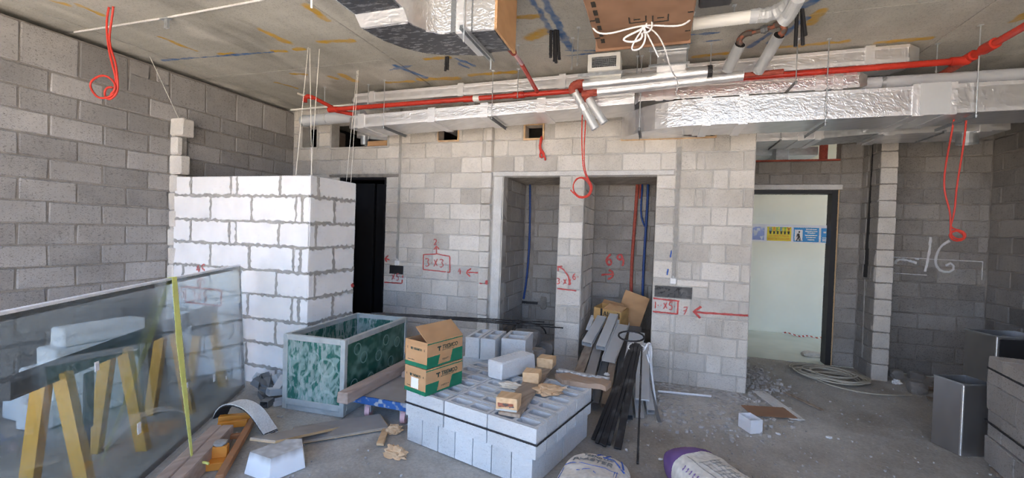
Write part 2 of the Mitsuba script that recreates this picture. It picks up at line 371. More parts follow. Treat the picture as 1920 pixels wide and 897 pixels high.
def rough_stone(rx, ry, rz, seed, sub=1, k=0.28):
    m = trimesh.creation.icosphere(subdivisions=sub)
    v = np.array(m.vertices)
    n = meshkit.noise(v * 1.7 + seed * 3.1, seed) - 0.5
    v = v * (1 + 2 * k * n)[:, None]
    v = np.clip(v, -0.78, 0.78)
    return v * np.array([rx, ry, rz]), np.array(m.faces)

def u3(axis, plane, u, z, out=0.0):
    """Wall point: axis 'y' wall faces -y at y = plane; 'x+' faces +x, 'x-' faces -x."""
    if axis == 'y': return (u, plane - out, z)
    return (plane + out, u, z) if axis == 'x+' else (plane - out, u, z)

def block_rows(key, axis, plane, u0, u1, zs, holes, bsdf, joints, bl=0.4, depth=0.05, gap=0.012, ch=0.006, jit=0.003, tone=(0, 1), name='block', skip=None):
    """Courses of single blocks on a wall face. joints(k) gives either a joint offset or a list of joints of course k."""
    for k in range(len(zs) - 1):
        za, zb = min(zs[k], zs[k + 1]), max(zs[k], zs[k + 1])
        j = joints(k)
        if isinstance(j, (int, float)):
            first = u0 + ((j - u0) % bl)
            us = [u0] + [x for x in np.arange(first, u1, bl) if u0 + 0.03 < x < u1 - 0.03] + [u1]
        else:
            us = [u0] + [x for x in j if u0 + 0.03 < x < u1 - 0.03] + [u1]
        for a, b in zip(us[:-1], us[1:]):
            cell = sbox(a + gap / 2, za + gap / 2, b - gap / 2, zb - gap / 2)
            for h in holes:
                cell = cell.difference(sbox(h[0] - 0.004, h[2] - 0.004, h[1] + 0.004, h[3] + 0.004))
            todo = list(cell.geoms) if hasattr(cell, 'geoms') else [cell]
            for g in todo:
                if g.is_empty: continue
                rects = [g.bounds] if abs(g.area - g.envelope.area) < 1e-6 else split_rects(g)
                for x0, zz0, x1, zz1 in rects:
                    if x1 - x0 < 0.025 or zz1 - zz0 < 0.025: continue
                    out = rng.uniform(-0.003, 0.003)
                    p, q = u3(axis, plane, x0, zz0, out), u3(axis, plane, x1, zz1, -depth)
                    t = (tone[0] + (tone[1] - tone[0]) * rng.random(), rng.random())
                    part(key, name, box(p[0], q[0], p[1], q[1], zz0, zz1, ch, jit), bsdf, tone=t)

def split_rects(g):
    xs = sorted({round(x, 5) for x, _ in g.exterior.coords}); zs = sorted({round(z, 5) for _, z in g.exterior.coords})
    out = []
    for a, b in zip(zs[:-1], zs[1:]):
        run = None
        for c, d in zip(xs[:-1], xs[1:]):
            if g.contains(sbox(c + 1e-4, a + 1e-4, d - 1e-4, b - 1e-4)):
                run = (run[0], a, d, b) if run else (c, a, d, b)
            elif run: out.append(run); run = None
        if run: out.append(run)
    return out

def ribbon(axis, plane, pts, w, out=0.004, thick=0.004, jag=0.0, step=None, seed=1):
    """A flat painted or trowelled stroke along points (u, z) on a wall face, a few mm thick."""
    P = np.asarray(pts, float)
    if step:
        Q = [P[0]]
        for a, b in zip(P[:-1], P[1:]):
            n = max(1, int(np.linalg.norm(b - a) / step))
            Q += [a + (b - a) * (i + 1) / n for i in range(n)]
        P = np.array(Q)
    d = np.gradient(P, axis=0); d /= np.maximum(np.linalg.norm(d, axis=1, keepdims=True), 1e-9)
    nn = np.stack([-d[:, 1], d[:, 0]], 1)
    r = random.Random(seed)
    wl = np.array([w / 2 + r.uniform(-jag, jag) for _ in P]); wr = np.array([w / 2 + r.uniform(-jag, jag) for _ in P])
    L, R = P + nn * wl[:, None], P - nn * wr[:, None]
    m = len(P)
    V = np.array([u3(axis, plane, u, z, out) for u, z in np.vstack([L, R])] + [u3(axis, plane, u, z, out - thick) for u, z in np.vstack([L, R])])
    F = []
    for i in range(m - 1):
        a, b, c, e = i, i + 1, m + i + 1, m + i
        F += [[a, b, c], [a, c, e], [2 * m + a, 2 * m + c, 2 * m + b], [2 * m + a, 2 * m + e, 2 * m + c]]
        F += [[a, 2 * m + a, 2 * m + b], [a, 2 * m + b, b], [e, c, 2 * m + c], [e, 2 * m + c, 2 * m + e]]
    return V, np.array(F)

GLYPH = {'3': [[(0, .9), (.3, 1), (.6, .85), (.35, .55), (.65, .3), (.4, 0), (0, .1)]], '2': [[(0, .8), (.3, 1), (.6, .8), (.1, .05), (.7, .1)]],
         '4': [[(.4, 1), (0, .4), (.7, .45)], [(.5, .8), (.45, 0)]], 'x': [[(0, .9), (.6, .1)], [(.6, 1), (0, 0)]], '1': [[(.1, 1), (.1, 0)]],
         '5': [[(.6, 1), (.1, .95), (.1, .6), (.5, .55), (.55, .2), (.05, .05)]], '7': [[(0, .95), (.6, 1), (.15, 0)], [(.0, .5), (.5, .5)]],
         '6': [[(.5, 1), (.1, .6), (.05, .2), (.3, 0), (.6, .2), (.45, .5), (.1, .35)]], '9': [[(.6, .7), (.35, .55), (.05, .75), (.35, 1), (.6, .85), (.6, 0)]],
         '.': [[(.0, .5), (.12, .42)]], 'o': [[(.05, .4), (.2, .5), (.25, .35), (.1, .3), (.05, .4)]]}
def write(parent, axis, plane, text, u, z, h, w, mname='m_paint_red', adv=0.85, mirror=1, name='painted_mark'):
    ms = []
    for ch in text:
        for st in GLYPH.get(ch, []):
            st = spline(st, 14) if len(st) > 3 else st
            ms.append(ribbon(axis, plane, [(u + mirror * x * h * 0.8, z + y * h) for x, y in st], w, 0.005, 0.004, w * 0.12, 0.03))
        u += mirror * h * (adv if ch not in '.1' else 0.42)
    part(parent, name, cat(*ms), mname)

def stroke(parent, axis, plane, lines, w, mname='m_paint_red', name='painted_mark', jag=None):
    part(parent, name, cat(*[ribbon(axis, plane, l, w, 0.005, 0.004, w * 0.15 if jag is None else jag, 0.03, i + 1) for i, l in enumerate(lines)]), mname)

def lettering(text, height, origin, ex, ey, depth=0.0015, bold=True):
    """Flat letters reading along ex, upwards along ey, standing proud along ex x ey."""
    m = meshkit.text_mesh(text, height, depth, bold)
    ex, ey = np.asarray(ex, float), np.asarray(ey, float)
    ex, ey = ex / np.linalg.norm(ex), ey / np.linalg.norm(ey)
    M = np.eye(4); M[:3, 0], M[:3, 1], M[:3, 2], M[:3, 3] = ex, ey, np.cross(ex, ey), origin
    return xf(m, M)
# ------------------------------------------------------------------ the setting
CEIL, YB, YF, XL, XR = 3.37, 5.2, 6.85, -5.2, 3.89

# floor with slight unevenness
def grid_floor():
    xs, ys = np.arange(-5.35, 4.06, 0.06), np.arange(-1.3, 6.96, 0.06)
    X, Y = np.meshgrid(xs, ys, indexing='ij')
    P = np.stack([X, Y, 0 * X], -1)
    Z = (meshkit.fbm(P * 1.3, 3, 2) - 0.5) * 0.010 + (meshkit.fbm(P * 7, 2, 9) - 0.5) * 0.008 - 0.004
    near = np.exp(-((X - 0.45) / 0.5) ** 2 - ((Y - 4.75) / 0.45) ** 2)
    Z += near * (0.02 + 0.03 * (meshkit.fbm(P * 9, 3, 4) - 0.4))
    V = np.stack([X, Y, Z], -1).reshape(-1, 3)
    n, m = len(xs), len(ys)
    i = (np.arange(n - 1)[:, None] * m + np.arange(m - 1)[None]).ravel()
    return V, np.vstack([np.stack([i, i + m, i + m + 1], 1), np.stack([i, i + m + 1, i + 1], 1)])
struct('floor', grid_floor(), 'm_floor', 'bare dusty grey concrete floor of the room, littered with grit and rubble', smooth=True)
struct('floor', box(0.9, 7.2, 6.84, 9.1, -0.2, 0.004), 'm_screed', 'pale greenish screed floor of the corridor beyond the doorway')
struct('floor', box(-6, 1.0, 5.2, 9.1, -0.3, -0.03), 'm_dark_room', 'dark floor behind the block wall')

# ceiling slab: formwork-marked panels under a slab
struct('ceiling', box(-5.5, 7.2, -1.35, 9.1, CEIL + 0.006, CEIL + 0.3), 'm_mortar_dark', 'bare concrete slab ceiling with formwork seams and yellow and blue paint marks')
xs_c, ys_c = [-5.4, -4.98, -2.6, -0.2, 2.2, 4.1], [-1.3, 0.17, 1.39, 2.6, 3.84, 5.06, 6.28, 7.5, 9.0]
for a, b in zip(xs_c[:-1], xs_c[1:]):
    for c, d in zip(ys_c[:-1], ys_c[1:]):
        o = rng.uniform(-0.0015, 0.0015)
        part('ceiling', 'panel', box(a + 0.004, b - 0.004, c + 0.003, d - 0.003, CEIL + o, CEIL + 0.02, 0.003), 'm_ceiling', tone=(rng.random(), 0))
struct('trim_1', tube([(-5.17, 2.58, 3.362), (-4.0, 2.60, 3.364), (-2.9, 2.58, 3.362)], 0.008, 6), 'm_lintel', 'thin pale cement ridge along a formwork seam of the ceiling', smooth=40)

# ---- left wall
zl = [-0.18] + [0.015 + 0.196 * k for k in range(17)]
zl[-1] = 3.31
struct('wall_left', box(XL - 0.2, XL - 0.010, -1.3, 5.4, -0.05, 3.318), 'm_mortar_dark', 'grey concrete block wall on the left with dark recessed joints')
block_rows('wall_left', 'x+', XL, -1.2, YB + 0.02, zl, [(3.235, 3.30, 3.155, 3.32)], 'm_block_left', lambda k: 2.23 if k % 2 == 0 else 2.43, 0.405, gap=0.013, ch=0.007, jit=0.004)
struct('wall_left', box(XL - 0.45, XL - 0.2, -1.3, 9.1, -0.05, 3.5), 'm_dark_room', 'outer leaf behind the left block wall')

# ---- toothed stub of blocks on the left wall beside the white wall
struct('wall_stub', box(XL - 0.02, -5.15, 3.47, 3.60, 0, 2.78), 'm_mortar_light', 'narrow toothed stub of concrete blocks standing up beside the white block wall')
for z0, z1, w, d in [(2.60, 2.80, .19, .13), (2.39, 2.595, .12, .05), (2.17, 2.385, .18, .10), (1.97, 2.165, .13, .05), (1.77, 1.965, .10, .05), (1.57, 1.765, .12, .05), (1.36, 1.565, .10, .05), (1.16, 1.355, .12, .05), (0.96, 1.155, .1, .05), (0.75, 0.955, .1, .05), (0.5, 0.745, .1, .05), (0.25, 0.495, .1, .05), (0.0, 0.245, .1, .05)]:
    part('wall_stub', 'block', box(XL, XL + w, 3.445, 3.46 + d, z0, z1 - 0.008, 0.01, 0.006), 'm_block_back', tone=(0.9, rng.random()))

# ---- white aerated block enclosure
za = [2.143, 1.93, 1.667, 1.42, 1.165, 0.915, 0.665, 0.418, 0.175, -0.06]
struct('wall_enclosure', cat(box(-5.11, -3.245, 3.465, 3.60, -0.05, 2.138), box(-3.40, -3.245, 3.5, 4.148, -0.05, 2.138)), 'm_mortar_grey', 'white aerated block wall forming a low enclosure in the left corner')
ja = [[-4.855, -4.268, -4.182, -3.606], [-4.556, -3.977, -3.398, -3.321], [-4.847, -4.276, -4.183, -3.608], [-4.544, -3.991, -3.413, -3.33], [-4.95, -4.70, -4.108, -3.628],
      [-4.6, -3.998, -3.418, -3.335], [-4.75, -4.2, -3.617], [-4.6, -4.002, -3.42, -3.32], [-4.8, -4.2, -3.6]]
jr = [[3.56], [3.80], [3.545], [3.806], [3.54], [3.805], [3.55], [3.80], [3.56]]
block_rows('wall_enclosure', 'y', 3.45, -5.12, -3.232, za, [], 'm_aac', lambda k: ja[k], gap=0.012, ch=0.005, jit=0.004)
block_rows('wall_enclosure', 'x+', -3.23, 3.452, 4.15, za, [], 'm_aac', lambda k: jr[k], gap=0.012, ch=0.005, jit=0.004)
sm = []
for k, z in enumerate(za[1:-1]):
    sm.append(ribbon('y', 3.45, [(-5.1, z), (-3.24, z)], 0.026, 0.0035, 0.01, 0.013, 0.028, k))
    sm.append(ribbon('x+', -3.23, [(3.46, z), (4.14, z)], 0.032, 0.0035, 0.01, 0.016, 0.022, k + 40))
for k in range(9):
    for x in ja[k]: sm.append(ribbon('y', 3.45, [(x, za[k] - 0.01), (x, za[k + 1] + 0.01)], 0.026, 0.0038, 0.01, 0.012, 0.025, int(-x * 1000) + k))
    for y in jr[k]: sm.append(ribbon('x+', -3.23, [(y, za[k] - 0.01), (y, za[k + 1] + 0.01)], 0.03, 0.0038, 0.01, 0.013, 0.025, int(y * 1000) + k))
part('wall_enclosure', 'smeared_mortar', cat(*sm), 'm_mortar_grey', label='rough grey mortar smeared over the joints', kind='stuff')
stroke('wall_enclosure', 'y', 3.45, [[(-4.90, .92), (-4.37, .92)], [(-4.37, .92), (-4.37, .75)], [(-4.37, .75), (-4.9, .75)], [(-4.9, .75), (-4.9, .92)], [(-4.68, .93), (-4.67, 1.03)], [(-4.73, .98), (-4.67, 1.04), (-4.61, .98)]], 0.016)
write('wall_enclosure', 'y', 3.45, '3x5', -4.80, .78, .10, .0105)
write('wall_enclosure', 'y', 3.45, '215', -5.10, .80, .10, .0105)
write('wall_enclosure', 'y', 3.45, '45', -4.74, 1.08, .09, .0105)
stroke('wall_enclosure', 'x+', -3.23, [[(4.11, 1.0), (4.13, .96)]], 0.04)

# ---- back wall with the two niches
DOOR1, N1, N2 = (-4.35, -3.56, -0.1, 2.35), (-1.83, -1.11, -0.1, 2.35), (-0.81, 0.01, -0.1, 2.35)
OPEN = [(-5.03, -4.77, 2.80, 3.10), (-4.50, -3.56, 2.785, 3.13), (-2.77, -2.49, 2.83, 3.10), (-2.14, -1.41, 3.015, 3.115), (-1.565, -1.345, 2.815, 2.975), (-0.385, 0.59, 2.765, 3.08)]
poly = sbox(-5.4, -0.05, 1.0, CEIL)
for h in [DOOR1, N1, N2] + OPEN: poly = poly.difference(sbox(h[0], h[2], h[1], h[3]))
struct('wall_back', wallplate(poly, 'y', YB + 0.007, YB + 0.16), 'm_mortar_light', 'pale grey concrete block wall at the back with a doorway, two niches and high openings')
zb = [-0.04 + 0.203 * k for k in range(17)] + [CEIL]
RECESS = [(-3.47, -3.25, 1.01, 1.13), (0.03, 0.43, 0.96, 1.10)]
STRIPS = [(-4.52, -3.36, 2.352, 2.392), (-1.975, 0.19, 2.347, 2.403), (-1.96, -1.85, -0.1, 2.345), (-3.365, -3.335, 1.20, 3.35), (0.212, 0.258, 1.20, 2.66)]
def jb(k):
    off = -2.81 if k % 2 == 0 else -2.57
    left = list(np.arange(off - 0.385 * 7, -2.2, 0.385)) + [-2.13, -1.985]
    if k >= 12: mid = [[-1.70, -1.57, -1.15, -.77, -.38, .05], [-1.79, -1.42, -.97, -.57, -.14], [-1.6, -1.2, -.8, -.4], [-1.45, -1.0, -.6, -.4]][(k - 12) % 4]
    else: mid = [-1.85] + ([-0.96] if k % 2 else [])
    right = [0.212, 0.258, 0.59, 0.75] if k % 2 else [0.212, 0.258, 0.42, 0.51, 0.90]
    return left + mid + right
block_rows('wall_back', 'y', YB, -5.2, 1.0, zb, [DOOR1, N1, N2] + OPEN + STRIPS + RECESS, 'm_block_back', jb, gap=0.010, ch=0.006, jit=0.004, tone=(0, 1))
part('wall_back', 'lintel', box(-1.975, 0.19, YB - 0.012, YB + 0.15, 2.349, 2.400, 0.004), 'm_lintel', label='pale concrete lintel strip over the niches')
part('wall_back', 'lintel', box(-4.52, -3.36, YB - 0.012, YB + 0.15, 2.352, 2.390, 0.004), 'm_mortar_dark', label='dark lintel over the doorway')
part('wall_back', 'jamb', box(-1.96, -1.845, YB - 0.010, YB + 0.15, -0.02, 2.345, 0.004, 0.002), 'm_lintel')
for z in zb[:-1]:
    if z > 2.42 or z < 0: continue
    part('wall_back', 'quoin_block', box(-2.115, -1.985, YB - 0.055, YB + 0.02, z + 0.006, z + 0.197, 0.006, 0.004), 'm_block_back', tone=(0.9, rng.random()))
for z in (2.59, 2.79): part('wall_back', 'quoin_block', box(-2.065, -1.985, YB - 0.065, YB + 0.02, z + 0.006, z + 0.19, 0.006, 0.004), 'm_block_back', tone=(0.9, rng.random()))
part('wall_back', 'chase', ribbon('y', YB, [(-3.35, 3.34), (-3.35, 1.2)], 0.028, 0.004, 0.02, 0.006, 0.05, 3), 'm_mortar_grey', label='filled cable chase')
part('wall_back', 'chase', ribbon('y', YB, [(0.236, 2.66), (0.232, 1.2)], 0.040, 0.004, 0.02, 0.007, 0.03, 5), 'm_mortar_grey', label='roughly filled cable chase')
part('wall_back', 'recess_shade', box(-3.468, -3.252, YB + 0.004, YB + 0.012, 1.012, 1.128), 'm_black', label='black plate for the shade in the chased recess')  # black plate paints the dark inside of a shallow gap
part('wall_back', 'recess_shade', cat(box(0.032, 0.428, YB + 0.003, YB + 0.012, 0.965, 1.095), *[at(rough_stone(rng.uniform(.008, .02), .006, rng.uniform(.006, .014), i, 0), rng.uniform(.05, .41), YB + 0.004, rng.uniform(.98, 1.08)) for i in range(40)]), 'm_black_metal', label='dark speckled plate for the shade in the hacked recess')  # dark plate with crumbs paints the shade inside the hacked gap
for x0, x1, z0, z1 in [OPEN[4]]:
    w = 0.022
    part('wall_back', 'opening_frame', cat(box(x0 - w, x1 + w, YB - 0.012, YB + 0.14, z0 - w, z0), box(x0 - w, x1 + w, YB - 0.012, YB + 0.14, z1, z1 + w), box(x0 - w, x0, YB - 0.012, YB + 0.14, z0, z1), box(x1, x1 + w, YB - 0.012, YB + 0.14, z0, z1)), 'm_wood_raw', label='small timber frame lining an opening')
x0, x1, z0, z1 = OPEN[2]
part('wall_back', 'opening_frame', cat(box(x0, x1 + .02, YB - .01, YB + .14, z0 - .02, z0), box(x1, x1 + .02, YB - .01, YB + .14, z0, z1), box(x0 - .012, x0, YB - .01, YB + .14, z0, z1)), 'm_wood_raw', label='timber lining of the pipe opening')
x0, x1, z0, z1 = OPEN[5]
part('wall_back', 'opening_frame', cat(box(x0 - .02, x1 + .02, YB - .012, YB + .14, z0 - .018, z0), box(x1, x1 + .02, YB - .012, YB + .14, z0, z1)), 'm_wood_raw', label='timber strip under the duct opening')
for x0, x1, z0, z1 in OPEN[:2]:
    w = 0.03
    part('wall_back', 'opening_frame', cat(box(x0 - w, x1 + w, YB - .008, YB + .14, z0 - w, z0, .004), box(x0 - w, x0, YB - .008, YB + .14, z0, z1, .004), box(x1, x1 + w, YB - .008, YB + .14, z0, z1, .004), box(x0 - w, x1 + w, YB - .008, YB + .14, z1, z1 + w, .004)), 'm_mortar_light', label='cement render around the opening')

# niche linings: left side walls, the pier and the back
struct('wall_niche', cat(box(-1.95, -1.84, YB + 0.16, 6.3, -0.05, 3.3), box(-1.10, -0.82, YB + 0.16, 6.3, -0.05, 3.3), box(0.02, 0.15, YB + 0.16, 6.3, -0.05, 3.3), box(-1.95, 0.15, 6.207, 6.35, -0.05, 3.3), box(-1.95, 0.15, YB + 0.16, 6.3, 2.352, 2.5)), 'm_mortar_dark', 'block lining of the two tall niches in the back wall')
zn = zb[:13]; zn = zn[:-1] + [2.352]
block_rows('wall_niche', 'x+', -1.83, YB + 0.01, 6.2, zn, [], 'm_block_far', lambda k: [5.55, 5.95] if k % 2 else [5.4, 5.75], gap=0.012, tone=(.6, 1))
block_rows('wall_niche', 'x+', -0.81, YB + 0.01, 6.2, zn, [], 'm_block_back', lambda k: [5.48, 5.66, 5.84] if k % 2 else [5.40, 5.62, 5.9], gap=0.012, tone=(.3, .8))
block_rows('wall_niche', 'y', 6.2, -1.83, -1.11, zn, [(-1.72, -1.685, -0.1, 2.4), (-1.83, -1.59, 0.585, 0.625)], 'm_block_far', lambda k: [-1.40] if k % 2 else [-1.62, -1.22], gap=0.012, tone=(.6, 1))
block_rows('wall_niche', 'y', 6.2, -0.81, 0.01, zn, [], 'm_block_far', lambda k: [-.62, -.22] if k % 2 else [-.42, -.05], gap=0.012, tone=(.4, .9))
part('wall_niche', 'slot_shade', box(-1.83, -1.59, 6.196, 6.206, 0.587, 0.623), 'm_black', label='black plate for the shade in the slot')  # flat black plate stands in for the dark depth of the slot
part('wall_niche', 'hacked_patch', at(rough_stone(.06, .02, .12, 5, 2), -1.50, 6.195, 0.62), 'm_mortar_dark', label='hacked patch')
write('wall_niche', 'y', 6.2, '69', -0.62, 1.23, .15, .028, adv=.95)
stroke('wall_niche', 'y', 6.2, [[(-.68, 1.085), (-.52, 1.105)], [(-.58, 1.16), (-.53, 1.13), (-.515, 1.10), (-.53, 1.06), (-.59, 1.03)]], .026)

# red setting-out marks on the back wall
stroke('wall_back', 'y', YB, [[(-2.94, 1.30), (-2.74, 1.32), (-2.55, 1.295)], [(-2.55, 1.295), (-2.54, 1.085)], [(-2.54, 1.085), (-2.94, 1.10)], [(-2.94, 1.10), (-2.94, 1.30)], [(-2.745, 1.32), (-2.75, 1.42)], [(-2.785, 1.375), (-2.75, 1.425), (-2.71, 1.385)]], .013)
write('wall_back', 'y', YB, '3.x3.', -2.905, 1.15, .10, .0105)
write('wall_back', 'y', YB, '2.', -2.79, 1.44, .075, .0105)
write('wall_back', 'y', YB, '4.', -2.42, 1.07, .075, .0105)
stroke('wall_back', 'y', YB, [[(-2.30, 1.10), (-2.13, 1.105)], [(-2.24, 1.15), (-2.29, 1.12), (-2.30, 1.09), (-2.25, 1.05)]], .016)
stroke('wall_back', 'y', YB, [[(-3.54, .885), (-3.26, .89)], [(-3.26, .89), (-3.25, 1.00)], [(-3.545, 1.215), (-3.49, 1.26)], [(-3.545, 1.215), (-3.51, 1.17)], [(-3.545, 1.215), (-3.47, 1.205)]], .016)
write('wall_back', 'y', YB, 'x5.', -3.42, .93, .08, .0105)
stroke('wall_back', 'y', YB - .05, [[(-2.09, 1.0), (-2.06, .95)], [(-2.0, 1.02), (-2.0, .96)]], .03)
stroke('wall_back', 'y', YB, [[(-1.09, .975), (-.86, .965)], [(-1.09, 1.245), (-1.02, 1.21), (-.96, 1.13), (-.94, 1.03)], [(-1.09, 1.19), (-1.095, 1.245), (-1.04, 1.25)]], .015)
write('wall_back', 'y', YB, '3.x3', -1.10, 1.035, .065, .0105)
write('wall_back', 'y', YB, '6.', -.91, 1.10, .07, .0105)
stroke('wall_back', 'y', YB, [[(.02, .795), (.28, .79)], [(.02, .945), (.30, .935)], [(.285, .935), (.285, .785)]], .016)
write('wall_back', 'y', YB, '1..x5.', .04, .835, .075, .0105, adv=.75)
write('wall_back', 'y', YB, '7', .345, .79, .085, .0105)
stroke('wall_back', 'y', YB, [[(.455, .825), (.70, .83), (.99, .835)], [(.525, .895), (.45, .83), (.52, .765)]], .022)
stroke('wall_back', 'y', YB, [[(.195, 1.50), (.185, 1.42)], [(.165, 1.29), (.16, 1.22)]], .014, 'm_ink_blue', name='blue_mark')

# ---- return wall, far wall with the doorway, right wall, rooms behind
struct('wall_return', box(0.86, 0.99, YB + 0.16, 8.95, -0.05, CEIL + .01), 'm_mortar_dark', 'block return behind the right end of the back wall')
DOOR2, HIGH = (0.95, 2.31, -0.1, 2.35), (0.95, 2.325, 2.74, 3.12)
poly = sbox(0.99, -0.05, 4.05, CEIL)
for h in (DOOR2, HIGH): poly = poly.difference(sbox(h[0], h[2], h[1], h[3]))
zf = [-0.015 + 0.199 * k for k in range(17)] + [CEIL]
struct('wall_far', wallplate(poly, 'y', YF + 0.008, YF + 0.16), 'm_mortar_dark', 'grey concrete block wall at the far right with the corridor doorway')
def jf(k):
    a = [1.35, 1.75, 2.1] if k % 2 else [1.5, 1.9, 2.2]
    return a + [2.33, 2.575, 2.745] + ([3.23, 3.62] if k % 2 else [3.03, 3.40, 3.79])
block_rows('wall_far', 'y', YF, 0.99, XR, zf, [DOOR2, HIGH, (0.9, 2.36, 2.35, 2.425)], 'm_block_far', jf, gap=0.012, ch=0.006, tone=(.2, .9))
part('wall_far', 'lintel', box(0.99, 2.36, YF - .006, YF + .15, 2.355, 2.422, .004, .002), 'm_lintel', label='pale concrete lintel over the doorway')
part('wall_far', 'red_strip', box(0.99, 2.32, YF - .004, YF + .12, 2.742, 2.765), 'm_red_dull', label='dull red strip along the sill of the high opening')
G = [[(3.32, 1.76), (3.31, 1.55), (3.28, 1.32)], [(3.51, 1.72), (3.44, 1.66), (3.39, 1.56), (3.385, 1.42), (3.43, 1.345), (3.51, 1.33), (3.565, 1.37), (3.55, 1.43), (3.48, 1.41)],
     [(2.97, 1.40), (2.98, 1.445), (3.05, 1.46), (3.19, 1.425)], [(3.21, 1.475), (3.17, 1.48)]]
stroke('wall_far', 'y', YF, [spline(l, 16) if len(l) > 3 else l for l in G], .026, 'm_chalk', name='chalk_mark')
stroke('wall_far', 'y', YF, [[(2.76, 1.285), (3.3, 1.275)], [(2.76, 1.49), (3.84, 1.475)], [(3.84, 1.25), (3.84, 1.48)]], .008, 'm_chalk', name='chalk_mark')
struct('door_2', cat(box(2.245, 2.308, YF - .012, YF + .16, 0, 2.35), box(1.0, 2.308, YF + .0, YF + .16, 2.30, 2.35)), 'm_black', 'dark steel frame of the corridor doorway')
part('door_2', 'edge_strip', box(2.309, 2.322, YF - .014, YF + .02, 0, 2.35), 'm_ply_edge', label='bare timber packing strip')
struct('door_1', cat(box(-3.60, -3.565, YB + .02, YB + .16, 0, 2.35), box(-4.35, -3.56, YB + .02, YB + .16, 2.32, 2.35), box(-4.35, -4.31, YB + .02, YB + .16, 0, 2.35)), 'm_matt_black', 'black frame of the dark doorway beside the white wall')
part('door_1', 'leaf', box(-4.30, -3.98, YB + .32, YB + .36, 0, 2.3, .004), 'm_matt_black', label='black door leaf')
part('door_1', 'leaf', box(-3.97, -3.60, YB + .36, YB + .40, 0, 2.3, .004), 'm_matt_black', label='black door leaf')

struct('wall_stub', box(2.585, 2.735, 6.39, YF + .02, 0, CEIL), 'm_mortar_dark', 'short block stub wall standing out between the doorway and the far wall')
stub = 'wall_stub_001'
SLIT = (6.60, 6.69, 1.22, 3.4)
block_rows(stub, 'x-', 2.573, 6.372, YF, zf, [SLIT], 'm_block_far', lambda k: [6.6] if k % 2 else [6.5, 6.72], gap=0.012, tone=(.0, .5), depth=.05)
for k in range(len(zf) - 1):
    part(stub, 'block', box(2.575, 2.745, 6.368, 6.44, zf[k] + .006, zf[k + 1] - .006, .006, .004), 'm_block_back', tone=(rng.uniform(.1, .6), rng.random()))
part(stub, 'slit_shade', cat(hexa([(2.582, 6.60, 1.22), (2.582, 6.72, 1.22), (2.582, 6.645, 2.6), (2.582, 6.615, 2.6)], [(2.60, 6.60, 1.22), (2.60, 6.72, 1.22), (2.60, 6.645, 2.6), (2.60, 6.615, 2.6)]), box(2.582, 2.60, 6.615, 6.645, 2.6, 3.3)), 'm_black', label='black strip for the shade in the vertical slit')  # black strip paints the dark depth of the cable slit
stroke(stub, 'x-', 2.573, [[(6.64, 1.2), (6.62, .2)]], .02, 'm_mortar_light', name='chase')

struct('wall_right', box(XR + 0.010, XR + 0.2, -1.3, YF + .1, -0.05, CEIL), 'm_mortar_dark', 'dim grey concrete block wall on the right')
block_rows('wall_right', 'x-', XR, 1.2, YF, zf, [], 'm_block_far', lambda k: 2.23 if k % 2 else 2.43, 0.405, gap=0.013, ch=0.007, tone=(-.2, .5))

struct('wall_corridor', box(0.9, 7.3, 8.87, 9.1, 0, CEIL + .1), 'm_mint', 'pale mint painted corridor wall seen through the doorway')
struct('wall_corridor', box(4.05, 4.6, 6.85, 7.05, 0, CEIL + .1), 'm_mint', 'near side wall of the corridor, out of view')
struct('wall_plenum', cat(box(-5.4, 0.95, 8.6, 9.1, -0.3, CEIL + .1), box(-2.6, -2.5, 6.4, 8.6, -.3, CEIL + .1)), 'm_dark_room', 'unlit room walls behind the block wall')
# the front of the room: solid on the right behind the camera, open to daylight on the left
struct('wall_front', cat(box(2.7, 4.1, -1.35, -1.15, -0.05, CEIL + .1)), 'm_mortar_dark', 'front wall behind the camera with a wide open bay')
struct('floor', box(-40, 40, -42, -1.3, -0.5, -0.02), 'm_ground_out', 'sandy ground outside the open bay')
# ------------------------------------------------------------------ services under the ceiling
def duct(label, A, B, dy, bands=(), group=None, name='insulated_duct', bw=0.07, caps=True):
    """Foil-wrapped rectangular duct along x: A, B = (x, y_front, z_bottom, z_top) of its two ends, dy its depth."""
    t = thing(name, label, 'air duct', group)
    def sec(s, e=0.0):
        x, y, z0, z1 = [a + (b - a) * s for a, b in zip(A, B)]
        return [(x, y - e, z0 - e), (x, y + dy + e, z0 - e), (x, y + dy + e, min(z1 + e, CEIL - .003)), (x, y - e, min(z1 + e, CEIL - .003))]
    part(t, 'body', hexa(sec(0), sec(1)), 'm_foil')
    L = abs(B[0] - A[0])
    for b in bands:
        s = (b - A[0]) / (B[0] - A[0])
        part(t, 'joint_band', hexa(sec(s - bw / 2 / L, .012), sec(s + bw / 2 / L, .012)), 'm_foil_tape', label='foil tape band round a duct joint')
    for zf_ in (0, 1):
        ln = []
        for e in (0, 1):
            x, y, z0, z1 = A if e == 0 else B
            ln.append((x, y - .002, z0 + .018 if zf_ == 0 else z1 - .016))
        part(t, 'tape_seam', hexa([(ln[0][0], ln[0][1] - .003, ln[0][2] - .014), (ln[0][0], ln[0][1] + .004, ln[0][2] - .014), (ln[0][0], ln[0][1] + .004, ln[0][2] + .014), (ln[0][0], ln[0][1] - .003, ln[0][2] + .014)],
                                  [(ln[1][0], ln[1][1] - .003, ln[1][2] - .014), (ln[1][0], ln[1][1] + .004, ln[1][2] - .014), (ln[1][0], ln[1][1] + .004, ln[1][2] + .014), (ln[1][0], ln[1][1] - .003, ln[1][2] + .014)]), 'm_foil_tape')
    return t

